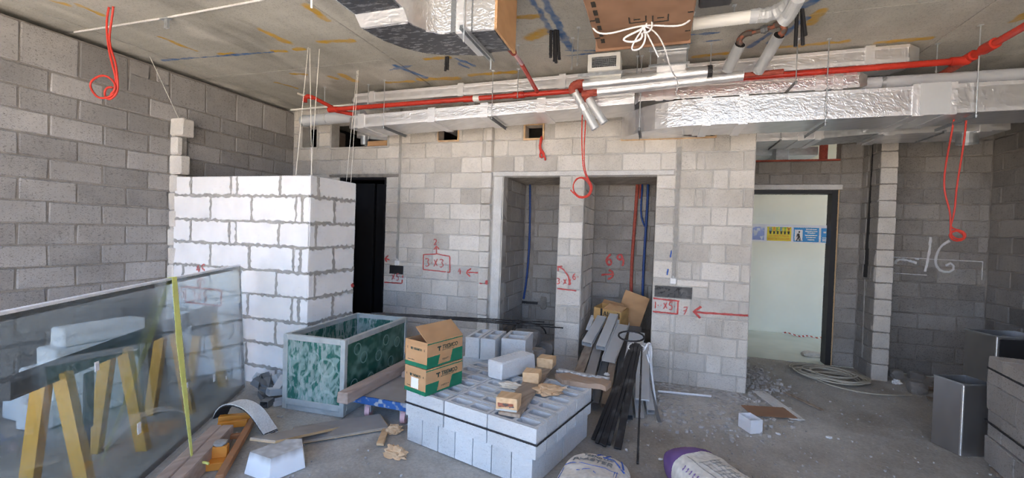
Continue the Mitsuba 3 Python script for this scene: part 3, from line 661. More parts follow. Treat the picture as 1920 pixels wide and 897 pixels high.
# upper duct along the back, tight under the ceiling
t = duct('long upper foil-wrapped duct tight under the ceiling behind the red pipe', (-3.60, 4.55, 3.185, 3.30), (2.00, 4.55, 3.205, 3.355), 0.32, (-3.35, -2.16, -0.98, 0.62, 1.72))
part(t, 'end_cap', at(rough_stone(.09, .16, .06, 3, 2, .1), -3.62, 4.71, 3.245), 'm_foil')
part(t, 'end_cap', hexa([(1.99, 4.545, 3.205), (1.99, 4.87, 3.205), (1.99, 4.87, 3.355), (1.99, 4.545, 3.355)], [(2.09, 4.60, 3.23), (2.09, 4.85, 3.23), (2.09, 4.85, 3.33), (2.09, 4.60, 3.33)]), 'm_foil')
# lower left duct
t = duct('lower foil-wrapped duct running left along the top of the back wall', (-3.50, 4.40, 2.835, 2.985), (-0.23, 4.40, 2.94, 3.06), 0.46, (-3.38, -2.44, -1.80, -1.16), bw=.09)
part(t, 'end_cap', hexa([(-3.49, 4.40, 2.835), (-3.49, 4.86, 2.835), (-3.49, 4.86, 2.985), (-3.49, 4.40, 2.985)], [(-3.60, 4.46, 2.85), (-3.60, 4.80, 2.85), (-3.60, 4.80, 2.975), (-3.60, 4.46, 2.975)]), 'm_foil')
part(t, 'connector', hexa([(-.25, 4.56, 2.955), (-.25, 4.86, 2.955), (-.25, 4.86, 3.05), (-.25, 4.56, 3.05)], [(-.195, 4.56, 3.0), (-.195, 4.86, 3.0), (-.195, 4.86, 3.13), (-.195, 4.56, 3.13)]), 'm_galv', label='bare metal connector')
# duct behind the lagged pipes
t = duct('foil-wrapped duct below the lagged pipes with pink overspray along its top', (-0.20, 4.56, 3.005, 3.150), (1.66, 4.56, 3.015, 3.150), 0.30, (0.00, 0.10, 1.36, 1.5))
part(t, 'end_cap', hexa([(1.65, 4.555, 3.015), (1.65, 4.86, 3.015), (1.65, 4.86, 3.15), (1.65, 4.555, 3.15)], [(1.73, 4.60, 3.04), (1.73, 4.80, 3.04), (1.73, 4.80, 3.13), (1.73, 4.60, 3.13)]), 'm_foil')
part(t, 'overspray', hexa([(0.12, 4.553, 3.132), (0.12, 4.558, 3.132), (0.12, 4.558, 3.15), (0.12, 4.553, 3.15)], [(1.64, 4.553, 3.128), (1.64, 4.558, 3.128), (1.64, 4.558, 3.15), (1.64, 4.553, 3.15)]), 'm_pink', label='pinkish red overspray')
# front duct on the right with an elbow into the wall slot
t = duct('large front foil-wrapped duct at the right turning into the slot in the back wall', (0.33, 4.35, 2.690, 2.935), (3.88, 4.35, 2.715, 2.935), 0.45, (0.42, 0.72, 1.98, 2.19), bw=.075)
E = []
arc = [(0.34, 4.35, 4.80)]
for i in range(9):
    a = math.radians(10 + i * 10)
    E.append(((0.33 - 0.72 * math.sin(a), 4.35 + 0.72 - 0.72 * math.cos(a)), (0.33 - 0.27 * math.sin(a) + .25 * (i / 8), 4.80 + 0.27 - 0.27 * math.cos(a))))
Pp = [((0.34, 4.35), (0.34, 4.80))] + E + [((-0.375, 5.28), (0.56, 5.28))]
el = Polygon([p for p, _ in Pp] + [q for _, q in reversed(Pp)])
ev, ef = prism(el, 0, 1)
ev[:, 2] = np.where(ev[:, 2] > .5, 2.935, 2.69)
far_ = np.clip((ev[:, 1] - 4.7) / 0.5, 0, 1)
ev[:, 2] += np.where(ev[:, 2] > 2.8, 0.10, 0.075) * far_
part(t, 'elbow', (ev, ef), 'm_foil', label='curved elbow turning into the wall')
part(t, 'joint_band', box(1.99, 2.185, 4.336, 4.812, 2.695, 2.95), 'm_alum', label='bare grey sleeve')
duct('small foil-wrapped duct behind the front duct above the corridor doorway', (1.03, 5.55, 2.765, 2.87), (1.72, 5.55, 2.775, 2.885), 0.5, (1.50, 1.66), bw=.06)
t = duct('foil-wrapped duct crossing above the far right block wall', (2.2, 5.55, 2.80, 2.885), (3.27, 5.55, 2.81, 2.945), 0.5, (2.30, 3.08), bw=.09)
part(t, 'outlet_collar', ring_tube((3.0, 5.66, 2.82), (3.0, 5.66, 2.70), .085, .078), 'm_galv', label='round spigot under the duct')
solo('transition_duct', hexa([(1.715, 5.55, 2.78), (1.715, 5.98, 2.78), (1.715, 5.98, 2.88), (1.715, 5.55, 2.88)], [(2.205, 5.52, 2.81), (2.205, 5.98, 2.81), (2.205, 5.98, 2.90), (2.205, 5.52, 2.90)]), 'm_galv', 'bare galvanised duct transition between the two rear ducts', 'air duct')
solo('damper_box', cat(box(2.05, 2.30, 5.38, 5.515, 2.82, 2.90, .01), ring_tube((2.17, 5.38, 2.86), (2.17, 5.32, 2.86), .04, .03)), 'm_foil_tape', 'small taped damper box between the rear ducts above the stub wall', 'damper')

# foreground duct at the top: an elbow, with a plywood-covered end
t = thing('foreground_duct', 'big foil-wrapped duct elbow hanging in the foreground at the top', 'air duct')
inner = [(-0.975, 2.52), (-1.23, 2.51)] + [(-1.23 - .23 * math.sin(math.radians(a)), 2.51 - .2 + .2 * math.cos(math.radians(a))) for a in (25, 50, 75, 90)]
outer = [(-1.80, 2.31), (-1.77, 2.50), (-1.70, 2.64), (-1.59, 2.76), (-1.44, 2.83), (-1.28, 2.86), (-0.98, 2.85)]
v, f = prism(Polygon(inner + outer), 2.90, 3.30)
part(t, 'elbow', (v, f), 'm_foil', smooth=35)
part(t, 'underside', prism(Polygon(inner + outer).buffer(-.012), 2.894, 2.90), 'm_foil_shaded', label='foil underside darkened in colour for shade')  # thin plate that puts the shade under the duct into its colour
part(t, 'underside', box(-1.785, -1.475, 1.0, 2.24, 2.949, 2.955), 'm_foil_shaded', label='foil underside darkened in colour for shade')
part(t, 'step', hexa([(-1.46, 2.312, 2.90), (-1.80, 2.312, 2.90), (-1.80, 2.312, 3.3), (-1.46, 2.312, 3.3)], [(-1.46, 2.25, 2.955), (-1.80, 2.25, 2.955), (-1.80, 2.25, 3.3), (-1.46, 2.25, 3.3)]), 'm_foil_tape', label='bright sloping step of the duct')
part(t, 'arm', hexa([(-1.46, 2.255, 2.955), (-1.80, 2.255, 2.955), (-1.80, 2.255, 3.3), (-1.46, 2.255, 3.3)], [(-1.46, 1.0, 2.955), (-1.80, 1.0, 2.955), (-1.80, 1.0, 3.3), (-1.46, 1.0, 3.3)]), 'm_foil', label='duct arm reaching towards the viewer')
part(t, 'joint_band', box(-1.24, -1.17, 2.495, 2.87, 2.885, 3.31, .01), 'm_foil_tape')
part(t, 'joint_band', cat(box(-1.28, -1.24, 2.502, 2.868, 2.897, 3.3), box(-1.135, -1.125, 2.512, 2.858, 2.897, 3.3)), 'm_alum_dark', label='dark tape line')
part(t, 'end_board', box(-0.974, -0.958, 2.50, 2.875, 2.885, 3.30), 'm_card', label='brown board closing the duct end')
t = thing('strut_hanger', 'slotted steel strut with two rods carrying the foreground duct', 'pipe hanger')
part(t, 'strut', cat(box(-1.163, -1.158, 2.40, 2.93, 2.862, 2.888), box(-1.137, -1.132, 2.40, 2.93, 2.862, 2.888), *[box(-1.16, -1.135, 2.40 + .045 * i, 2.425 + .045 * i, 2.884, 2.888) for i in range(12)]), 'm_galv')
for y in (2.44, 2.90): part(t, 'rod', pipe((-1.148, y, 2.80), (-1.148, y, CEIL), .006, 8), 'm_galv')
t = thing('strut_hanger', 'pale steel strut with two rods at the left edge of the foreground duct', 'pipe hanger')
part(t, 'strut', box(-1.88, -1.30, 1.93, 1.965, 2.912, 2.947), 'm_galv')
for x in (-1.845, -1.42): part(t, 'rod', pipe((x, 1.947, 2.85), (x, 1.947, CEIL), .006, 8), 'm_white_pvc')

# cardboard-wrapped unit at the top middle
t = thing('wrapped_fan_unit', 'ceiling unit wrapped in brown cardboard and tied with white cord', 'air conditioner')
k = part(t, 'cardboard', box(-0.44, 0.18, 1.55, 3.235, 3.0, 3.30, .006, .004), 'm_card_dark')
part(t, 'cardboard_flap', box(-0.455, 0.19, 3.215, 3.225, 2.985, 3.30), 'm_card_dark')
part(k, 'lettering', lettering('DA', .04, (0.0, 2.50, 2.9985), (0, 1, 0), (-1, 0, 0), .001), 'm_ink', label='black lettering')
pr_ = [box(.012, .15, 2.30, 2.56, 2.9975, 2.9995)]
for i in range(8): pr_.append(box(-.40, -.375, 2.35 + i * .1, 2.41 + i * .1, 2.9975, 2.9995))
for y in (2.47, 2.77, 3.02): pr_ += [box(-.435, -.40, y, y + .012, 2.9975, 2.9995), box(.145, .175, y + .03, y + .042, 2.9975, 2.9995)]
for a, b, c, d in [(-.20, -.10, 2.86, 2.868), (-.20, -.192, 2.79, 2.868), (-.10, -.092, 2.79, 2.868), (-.17, -.13, 2.82, 2.83), (-.05, .04, 2.88, 2.888), (.03, .038, 2.8, 2.888), (-.06, -.052, 2.8, 2.88), (-.03, .01, 2.83, 2.84)]: pr_.append(box(a, b, c, d, 2.9975, 2.9995))
part(k, 'printing', cat(*pr_), 'm_ink', label='black printed marks', kind='stuff')
t = thing('tie_cord', 'white cord tied in a bow under the cardboard-wrapped unit with a long tail', 'cord')
part(t, 'band', tube(spline([(-.445, 2.88, 3.05), (-.42, 2.885, 2.992), (-.1, 2.90, 2.99), (.15, 2.915, 2.99), (.19, 2.92, 3.05)], 30), .006, 6), 'm_white', smooth=True)
part(t, 'bow', cat(tube(spline([(-.10, 2.90, 2.988), (-.16, 2.92, 2.965), (-.235, 2.95, 2.935), (-.20, 2.94, 2.915), (-.12, 2.91, 2.95)], 20), .007, 6), tube(spline([(-.12, 2.9, 2.985), (-.10, 2.93, 2.92), (-.14, 2.95, 2.865), (-.175, 2.94, 2.86), (-.15, 2.92, 2.93), (-.115, 2.9, 2.98)], 24), .006, 6),
     tube(spline([(-.10, 2.9, 2.985), (-.07, 2.89, 3.02), (-.06, 2.88, 2.97), (-.11, 2.88, 2.94)], 14), .006, 6), tube(spline([(-.11, 2.90, 2.98), (-.06, 2.95, 2.90), (-.015, 3.02, 2.83)], 14), .005, 6)), 'm_white', smooth=True)
part(t, 'tail', tube(spline([(-.10, 2.90, 2.985), (-.02, 2.98, 2.95), (.06, 3.2, 2.84), (.11, 3.5, 2.86), (.14, 3.85, 2.88), (.17, 4.15, 2.90), (.32, 4.28, 2.86), (.42, 4.325, 2.80)], 40), .005, 6), 'm_white', smooth=True)
t = thing('black_duct_unit', 'black box unit at the top beside the cardboard-wrapped unit', 'ceiling unit')
part(t, 'casing', box(.20, .375, 1.6, 2.79, 3.0, 3.25, .01), 'm_black')

# grille box, bracket box
t = thing('air_grille', 'white air outlet box with a dark grid standing below the ceiling in the middle', 'air vent')
gx0, gx1, gz0, gz1, gy = -.635, -.345, 3.145, 3.300, 4.02
part(t, 'frame', cat(box(gx0, gx1, gy, gy + .22, gz0, gz0 + .03), box(gx0, gx1, gy, gy + .22, gz1 - .03, gz1), box(gx0, gx0 + .035, gy, gy + .22, gz0, gz1), box(gx1 - .035, gx1, gy, gy + .22, gz0, gz1)), 'm_white_pvc')
part(t, 'back', box(gx0 + .01, gx1 - .01, gy + .05, gy + .06, gz0 + .01, gz1 - .01), 'm_black')
part(t, 'grid', cat(*[box(gx0 + .035 + i * .0183, gx0 + .038 + i * .0183, gy + .004, gy + .02, gz0 + .03, gz1 - .03) for i in range(13)], *[box(gx0 + .035, gx1 - .035, gy + .004, gy + .02, gz0 + .03 + i * .0158, gz0 + .0325 + i * .0158) for i in range(7)]), 'm_galv', kind='stuff')
solo('support_angle', cat(box(-.72, -.32, 4.0, 4.04, 3.118, 3.124), box(-.72, -.32, 4.0, 4.004, 3.095, 3.124), pipe((-.33, 4.02, 3.06), (-.33, 4.02, 3.13), .004, 6)), 'm_galv', 'pale steel angle under the white air outlet box', 'bracket')
t = thing('duct_stub', 'short foil-wrapped duct stub in a steel bracket beside the air outlet box', 'air duct')
part(t, 'stub', hexa([(-.03, 4.02, 3.14), (.21, 4.02, 3.155), (.21, 4.02, 3.29), (-.03, 4.02, 3.285)], [(-.03, 4.30, 3.14), (.21, 4.30, 3.155), (.21, 4.30, 3.29), (-.03, 4.30, 3.285)]), 'm_foil')
part(t, 'bracket', cat(box(-.10, .23, 3.975, 4.0, 3.262, 3.286), pipe((-.085, 3.99, 3.10), (-.085, 3.99, CEIL), .005, 8), pipe((.215, 3.99, 3.10), (.215, 3.99, CEIL), .005, 8), box(-.10, .235, 3.975, 4.0, 3.13, 3.145)), 'm_galv', label='steel bracket with two rods')

# red sprinkler pipes
RP = lambda x: 3.085 + 0.0085 * (x + 3.56)
t = thing('sprinkler_pipe', 'long red fire pipe running the width of the room between the silver ducts', 'pipe')
part(t, 'main', pipe((-3.84, 4.42, RP(-3.84)), (2.28, 4.42, RP(2.28)), .026), 'm_red', smooth=40)
for x in (-3.82, -2.0, -1.42, 2.27): part(t, 'coupling', pipe((x - .06, 4.42, RP(x)), (x + .06, 4.42, RP(x)), .034), 'm_red', smooth=40)
part(t, 'white_sleeve', pipe((-2.03, 4.42, RP(-2)), (-1.87, 4.42, RP(-1.9)), .031), 'm_white_pvc', smooth=40, label='white sleeve on the red pipe')
t = thing('sprinkler_pipe', 'red fire pipe branch from the ceiling at the left end of the long pipe', 'pipe')
part(t, 'run', pipe((-4.03, 4.30, 3.215), (-3.84, 4.60, 3.10), .022), 'm_red', smooth=40)
part(t, 'elbow', tube([(-4.03, 4.31, 3.21), (-4.07, 4.27, 3.215), (-4.09, 4.25, 3.19), (-4.09, 4.25, 3.14)], .028, 14), 'm_red', smooth=40)
part(t, 'nipple', pipe((-4.09, 4.25, 3.215), (-4.16, 4.2, 3.235), .014, 10), 'm_cable_cream', smooth=40)
part(t, 'stub', pipe((-3.84, 4.5, 3.09), (-3.62, 4.55, 3.05), .024), 'm_red', smooth=40)
t = thing('sprinkler_pipe', 'thin red branch pipe sloping from behind the foreground duct to the long red pipe', 'pipe')
part(t, 'run', pipe((-1.27, 3.0, 3.235), (-1.22, 3.62, 3.21), .027), 'm_red_dull', smooth=40)
part(t, 'run', pipe((-1.22, 3.62, 3.21), (-1.215, 3.85, 3.20), .017), 'm_pink', smooth=40, label='pale unpainted length')
part(t, 'run', pipe((-1.215, 3.85, 3.195), (-1.21, 4.41, 3.115), .020), 'm_red', smooth=40)
t = thing('sprinkler_pipe', 'red fire pipe crossing the right end of the long red pipe', 'pipe')
part(t, 'run', pipe((2.33, 0.3, 3.16), (2.33, 4.45, 3.155), .026), 'm_red', smooth=40)
part(t, 'run', pipe((2.33, 4.40, 3.15), (2.33, 5.5, 3.13), .030), 'm_red_dull', smooth=40, label='darker length behind the junction')
for y in (4.20, 4.42): part(t, 'coupling', pipe((2.33, y - .06, 3.155), (2.33, y + .06, 3.155), .040), 'm_red', smooth=40)
part(t, 'clip', ring_tube((2.33, 4.9, 3.14), (2.33, 4.925, 3.14), .036, .03), 'm_galv')

# lagged pipes and their drops into the wall
t = thing('lagged_pipe', 'upper silver lagged pipe with a black end ring and a red elbow', 'pipe')
k = part(t, 'lagging', pipe((-.70, 4.20, 3.085), (.41, 4.20, 3.125), .050, 20), 'm_foil_tape', smooth=40)
part(k, 'end_ring', ring_tube((.395, 4.20, 3.125), (.435, 4.20, 3.126), .053, .03), 'm_black')
part(t, 'elbow', tube(spline([(-.68, 4.20, 3.09), (-.77, 4.20, 3.095), (-.80, 4.215, 3.08), (-.80, 4.24, 3.03)], 12), .040, 14), 'm_red_dull', smooth=40)
part(t, 'drop', pipe((-.80, 4.235, 3.06), (-.705, 4.30, 2.90), .036), 'm_alum', smooth=40, label='grey lagged drop')
part(t, 'drop', pipe((-.71, 4.295, 2.905), (-.585, 4.325, 2.69), .042), 'm_alum', smooth=40, label='thicker grey lagged drop')
part(t, 'joint_band', ring_tube((-.72, 4.29, 2.92), (-.69, 4.298, 2.87), .046, .03), 'm_foil_tape')
t = thing('lagged_pipe', 'lower silver lagged pipe with a red elbow, just below the upper lagged pipe', 'pipe')
k = part(t, 'lagging', pipe((-.57, 4.26, 3.025), (.69, 4.26, 3.088), .043, 20), 'm_foil_tape', smooth=40)
part(t, 'bare_length', pipe((-.72, 4.26, 3.018), (-.56, 4.26, 3.026), .032), 'm_red_dull', smooth=40)
part(t, 'elbow', tube(spline([(-.60, 4.26, 3.025), (-.66, 4.27, 3.025), (-.68, 4.30, 3.0), (-.665, 4.34, 2.97)], 12), .038, 14), 'm_red_dull', smooth=40)
part(t, 'drop', pipe((-.665, 4.31, 2.99), (-.50, 4.335, 2.745), .040), 'm_alum', smooth=40, label='grey lagged drop')
part(k, 'end_face', pipe((.69, 4.26, 3.088), (.694, 4.26, 3.088), .042), 'm_white')
part(t, 'pipe', pipe((.69, 4.26, 3.088), (1.0, 4.262, 3.10), .022), 'm_red_dull', smooth=40)

# iron loop with two lagged stubs
t = thing('iron_pipe_loop', 'rusty iron pipe bridge with two grey lagged stubs under the ceiling', 'pipe')
for (a, b, m) in [((.56, 4.22, 3.13), (.62, 4.02, 3.265), 'm_alum'), ((.80, 4.22, 3.10), (.88, 3.92, 3.27), 'm_alum')]:
    part(t, 'lagged_stub', pipe(a, b, .046, 18), m, smooth=40, label='grey lagged stub')
    part(t, 'bore', pipe(tuple(np.array(a) + (np.array(b) - a) * .97), tuple(np.array(a) + (np.array(b) - a) * 1.01), .04, 14), 'm_black')
part(t, 'bridge', pipe((.66, 3.98, 3.325), (.88, 3.88, 3.335), .016), 'm_rust', smooth=40)
part(t, 'elbow', tube(spline([(.625, 4.03, 3.26), (.62, 4.0, 3.31), (.64, 3.985, 3.325), (.70, 3.965, 3.327)], 12), .024, 12), 'm_rust', smooth=40)
part(t, 'elbow', tube(spline([(.885, 3.91, 3.27), (.895, 3.87, 3.32), (.88, 3.87, 3.335), (.84, 3.89, 3.334)], 12), .025, 12), 'm_rust', smooth=40)
part(t, 'union', cat(pipe((.755, 3.937, 3.329), (.80, 3.917, 3.331), .026, 6), pipe((.77, 3.93, 3.33), (.785, 3.923, 3.33), .033, 6)), 'm_alum_dark')

# pvc pipes
t = thing('waste_pipe', 'pale grey plastic pipe under the ceiling with a ribbed grey branch, right of the cardboard', 'pipe')
part(t, 'pipe', pipe((.20, 3.19, 3.10), (.60, 3.17, 3.10), .040, 18), 'm_white_pvc', smooth=40)
part(t, 'collar', pipe((.54, 3.173, 3.10), (.60, 3.17, 3.10), .044, 18), 'm_pvc', smooth=40)
rb = [(.60 + .0 * i, 0, 0) for i in range(1)]
pth = spline([(.58, 3.17, 3.10), (.68, 3.15, 3.10), (.745, 3.06, 3.11), (.76, 2.85, 3.12), (.75, 2.2, 3.12)], 60)
part(t, 'ribbed_branch', tube(pth, [.043 + .005 * (i % 3 == 0) for i in range(60)], 14), 'm_alum', label='ribbed grey lagged branch')
part(t, 'ribbed_branch', tube([(.72, 3.14, 3.03), (.745, 3.1, 3.05), (.76, 2.98, 3.09)], .042, 14), 'm_alum', label='short ribbed grey stub')
t = thing('drain_pipe', 'thick grey plastic pipe leaving the duct end along the top of the far right wall', 'pipe')
k = part(t, 'pipe', pipe((1.70, 4.68, 3.075), (3.90, 4.66, 3.06), .056, 20), 'm_pvc', smooth=40)
part(t, 'collar', ring_tube((1.85, 4.68, 3.074), (1.88, 4.68, 3.074), .062, .05), 'm_galv')
part(k, 'printing', cat(*[at(ring_tube((0, 0, 0), (.028, 0, 0), .0572, .0562, 24), 2.46 + .045 * i, 4.676, 3.07) for i in range(2)]), 'm_black', label='black bands printed on the pipe')
t = thing('drain_pipe', 'short grey plastic pipe leaving the left end of the lower duct', 'pipe')
part(t, 'pipe', pipe((-4.62, 4.78, 3.07), (-3.58, 4.70, 3.07), .072, 20), 'm_pvc', smooth=40)
part(t, 'collar', ring_tube((-4.19, 4.747, 3.07), (-4.17, 4.745, 3.07), .078, .06), 'm_alum')
part(t, 'clamp', ring_tube((-4.60, 4.78, 3.07), (-4.575, 4.777, 3.07), .08, .06), 'm_galv')
solo('conduit', pipe((-5.18, 5.12, 3.345), (-3.9, 5.05, 3.34), .014, 10), 'm_white_pvc', 'thin cream conduit along the top of the back wall in the left corner', 'conduit', smooth=40)
solo('ceiling_bracket', cat(box(-4.02, -3.98, 2.60, 2.62, 3.28, 3.365), box(-4.06, -3.96, 2.59, 2.63, 3.355, 3.367)), 'm_galv', 'small bent steel tab hanging from the ceiling at the upper left', 'bracket')

# dangling conduits
for (x, y, spots, lab) in [(-.87, 3.62, [(-.025, 0, -.02, .23), (.0, .01, .012, .26), (.015, 0, .03, .28), (.03, .01, .055, .25)], 'bunch of black conduit ends hanging from the ceiling left of the cardboard'), (-2.03, 3.92, [(0, 0, -.005, .14), (.018, 0, .02, .13)], 'pair of black conduit ends hanging from the ceiling below the foreground duct'),
                           (.95, 3.74, [(0, 0, .0, .27), (.035, .01, .05, .26), (.03, -.01, .06, .2)], 'pair of black conduit ends hanging from the ceiling near the iron pipe bridge')]:
    t = thing('conduit_bundle', lab, 'conduit')
    for a, b, c, l in spots: part(t, 'conduit', pipe((x + a, y + b, CEIL), (x + c, y + b, CEIL - l), .0125, 10), 'm_black', smooth=40)

# hanging red cables
def cable(label, paths, r=.008, nn=60):
    t = thing('hanging_cable', label, 'cable')
    for p in paths: part(t, 'strand', tube(spline(p, nn), r, 6), 'm_cable_red', smooth=True)
    return t
cable('pair of red cables with a big loop hanging from the ceiling by the left wall', [
    [(-4.29, 2.36, 3.37), (-4.315, 2.36, 3.25), (-4.30, 2.36, 3.10), (-4.25, 2.36, 2.93), (-4.21, 2.37, 2.78), (-4.22, 2.37, 2.68), (-4.33, 2.36, 2.635), (-4.47, 2.36, 2.69), (-4.51, 2.36, 2.76), (-4.42, 2.36, 2.815), (-4.28, 2.36, 2.80), (-4.20, 2.36, 2.73), (-4.25, 2.36, 2.66)],
    [(-4.24, 2.36, 3.37), (-4.285, 2.37, 3.22), (-4.29, 2.37, 3.08), (-4.22, 2.37, 2.92), (-4.19, 2.37, 2.78), (-4.22, 2.38, 2.67), (-4.31, 2.37, 2.63), (-4.34, 2.37, 2.66), (-4.25, 2.37, 2.72)]], .0085)
cable('red cables hanging over the pier between the niches, ending in a round coil', [
    [(-.735, 4.42, 2.86), (-.73, 4.42, 2.6), (-.715, 4.42, 2.4), (-.68, 4.42, 2.25), (-.62, 4.42, 2.13), (-.65, 4.42, 2.035), (-.74, 4.42, 2.02), (-.80, 4.42, 2.12), (-.77, 4.42, 2.21), (-.70, 4.42, 2.225), (-.63, 4.42, 2.15), (-.66, 4.42, 2.04), (-.75, 4.43, 2.04), (-.83, 4.43, 2.10)],
    [(-.70, 4.43, 2.88), (-.705, 4.43, 2.6), (-.70, 4.43, 2.4), (-.66, 4.43, 2.23), (-.61, 4.43, 2.11), (-.66, 4.43, 2.025), (-.76, 4.43, 2.05), (-.805, 4.43, 2.14), (-.74, 4.43, 2.22), (-.66, 4.43, 2.18), (-.63, 4.43, 2.08), (-.70, 4.43, 2.03), (-.80, 4.43, 2.08)]], .006)
cable('short tied bunch of red cable hanging from the small framed opening', [
    [(-1.36, 5.19, 2.83), (-1.36, 5.15, 2.74), (-1.355, 5.15, 2.66), (-1.325, 5.15, 2.61), (-1.30, 5.15, 2.58), (-1.29, 5.15, 2.53)], [(-1.355, 5.19, 2.83), (-1.35, 5.15, 2.74), (-1.34, 5.15, 2.66), (-1.305, 5.15, 2.60), (-1.315, 5.15, 2.58), (-1.345, 5.16, 2.66)]], .011, 40)
cable('red cables looping down at the right in front of the chalked wall', [
    [(2.34, 4.58, 2.80), (2.32, 4.58, 2.55), (2.295, 4.58, 2.3), (2.30, 4.58, 2.1), (2.345, 4.58, 1.88), (2.365, 4.58, 1.80), (2.40, 4.58, 1.79), (2.45, 4.58, 1.75), (2.44, 4.58, 1.715), (2.38, 4.58, 1.70), (2.345, 4.58, 1.745), (2.39, 4.58, 1.78), (2.44, 4.58, 1.745)],
    [(2.415, 4.58, 2.80), (2.41, 4.58, 2.55), (2.39, 4.58, 2.3), (2.375, 4.58, 2.1), (2.36, 4.58, 1.88), (2.355, 4.59, 1.78), (2.40, 4.59, 1.715), (2.445, 4.59, 1.73), (2.42, 4.59, 1.77), (2.36, 4.59, 1.775), (2.37, 4.59, 1.71), (2.43, 4.59, 1.72)]], .0065)

# threaded rods, clevises and angle supports
def hanger(label, x, y, z, brace=0.0, r=.0045, m='m_galv', nut=True):
    t = thing('threaded_rod', label, 'pipe hanger', None)
    k = part(t, 'rod', pipe((x, y, z), (x, y, CEIL), r, 8), m)
    part(k, 'plate', box(x - .014, x + .014, y - .014, y + .014, CEIL - .006, CEIL + .002), m)
    if nut: part(k, 'nut', pipe((x, y, z + .008), (x, y, z + .022), .009, 6), m)
    if brace: part(t, 'angle_support', cat(box(x - .012, x + .012, y - .01, y + brace, z + .026, z + .030), box(x - .012, x - .008, y - .01, y + brace, z + .004, z + .028)), 'm_alum_dark', label='steel angle carrying the duct')
hanger('rod and angle under the right end of the large front duct', 2.34, 4.325, 2.655, .5)
hanger('rod and angle under the middle of the large front duct', 1.345, 4.325, 2.635, .5)
hanger('rod and angle at the elbow of the large front duct', -.17, 4.33, 2.655, .45)
hanger('rod by the iron pipe bridge reaching to the duct with pink overspray', 1.10, 4.27, 2.98, .3)
hanger('rod and angle under the left part of the lower left duct', -3.05, 4.37, 2.805, .5)
hanger('rod and angle under the middle of the lower left duct', -1.70, 4.37, 2.845, .5)
hanger('rod and clip holding the long red pipe near the thin red branch', -1.42, 4.38, 3.06)
hanger('rod holding the thin sloping red branch', -1.25, 3.83, 3.19)
hanger('rod holding the red branch at the left corner', -3.95, 4.42, 3.15)
hanger('rod in front of the upper duct near its left end', -3.34, 4.46, 3.13)
hanger('left of the two rods beside the air outlet box', -.74, 3.80, 3.09)
hanger('right of the two rods beside the air outlet box', -.66, 3.62, 3.05)
hanger('rod between the air outlet box and the bracketed stub', -.21, 4.33, 3.07)
hanger('rod holding the end ring of the upper lagged pipe', .42, 4.20, 3.08)
hanger('rod crossing the pale plastic pipe above the iron bridge', .50, 3.55, 3.28)
hanger('rod ending at the right elbow of the iron bridge', .80, 3.60, 3.30)
hanger('rod holding the grey pipe behind the red crossing', 2.23, 4.64, 3.12)
hanger('rod and angle under the duct crossing above the far right wall', 2.75, 5.525, 2.785, .5)
hanger('rod and angle under the small duct above the corridor doorway', 1.30, 5.525, 2.745, .5)
# setting-out strings from the ceiling to the white wall
for (a, b, lab) in [((-3.25, 3.40, CEIL), (-3.46, 3.50, 2.143), 'slanting white string from the ceiling to the top of the white block wall'), ((-3.25, 3.42, CEIL), (-3.26, 3.50, 2.143), 'upright white string standing on the top of the white block wall'), ((-3.17, 3.46, CEIL), (-3.30, 3.53, 2.143), 'white string ending near the corner of the white block wall'),
                    ((-3.18, 4.04, CEIL), (-3.30, 4.06, 2.143), 'left of two strings at the back end of the white block wall'), ((-3.15, 4.02, CEIL), (-3.27, 4.1, 2.143), 'right of two strings at the back end of the white block wall'), ((-5.12, 3.18, CEIL), (-5.14, 3.50, 2.80), 'thin string above the toothed block stub')]:
    solo('plumb_string', pipe(a, b, .0028, 6), 'm_string', lab, 'string')

# pipes in the niches
t = thing('blue_pipe', 'blue water pipe in the corner of the left niche', 'pipe')
part(t, 'pipe', tube(spline([(-1.76, 6.17, 2.352), (-1.745, 6.17, 1.9), (-1.745, 6.17, 1.3), (-1.77, 6.17, .9), (-1.80, 6.17, .66)], 30), .015, 10), 'm_blue', smooth=True)
t = thing('blue_pipe', 'straight blue water pipe at the right of the right niche', 'pipe')
part(t, 'pipe', tube(spline([(-.10, 6.17, 2.352), (-.105, 6.17, 1.8), (-.115, 6.17, 1.3), (-.11, 6.17, .75)], 30), .017, 10), 'm_blue', smooth=True)
t = thing('blue_pipe', 'thin curved blue pipe joining the straight blue pipe in the right niche', 'pipe')
part(t, 'pipe', tube(spline([(-.175, 6.17, 2.352), (-.18, 6.17, 2.05), (-.165, 6.17, 1.9), (-.12, 6.165, 1.78)], 20), .012, 8), 'm_blue', smooth=True)
t = thing('red_pipe', 'dull red pipe running down the back of the right niche', 'pipe')
part(t, 'pipe', tube(spline([(-.24, 6.17, 2.352), (-.255, 6.17, 1.8), (-.27, 6.17, 1.3), (-.265, 6.17, .85)], 30), .022, 10), 'm_red_dull', smooth=True)
part(t, 'branch', pipe((-.20, 6.17, 2.352), (-.20, 6.17, 2.16), .012, 8), 'm_red_dull', smooth=40)
# junction boxes on the wall
for x, z, lab in [(.225, 1.155, 'small white junction box below the rough chase on the right pier'), (-3.345, 1.165, 'small white junction box above the black recess by the dark doorway')]:
    t = thing('junction_box', lab, 'junction box')
    part(t, 'body', box(x - .032, x + .032, YB - .022, YB + .01, z - .032, z + .032, .006), 'm_white')
    part(t, 'spout', pipe((x, YB - .008, z + .03), (x, YB - .008, z + .06), .011, 10), 'm_lintel')
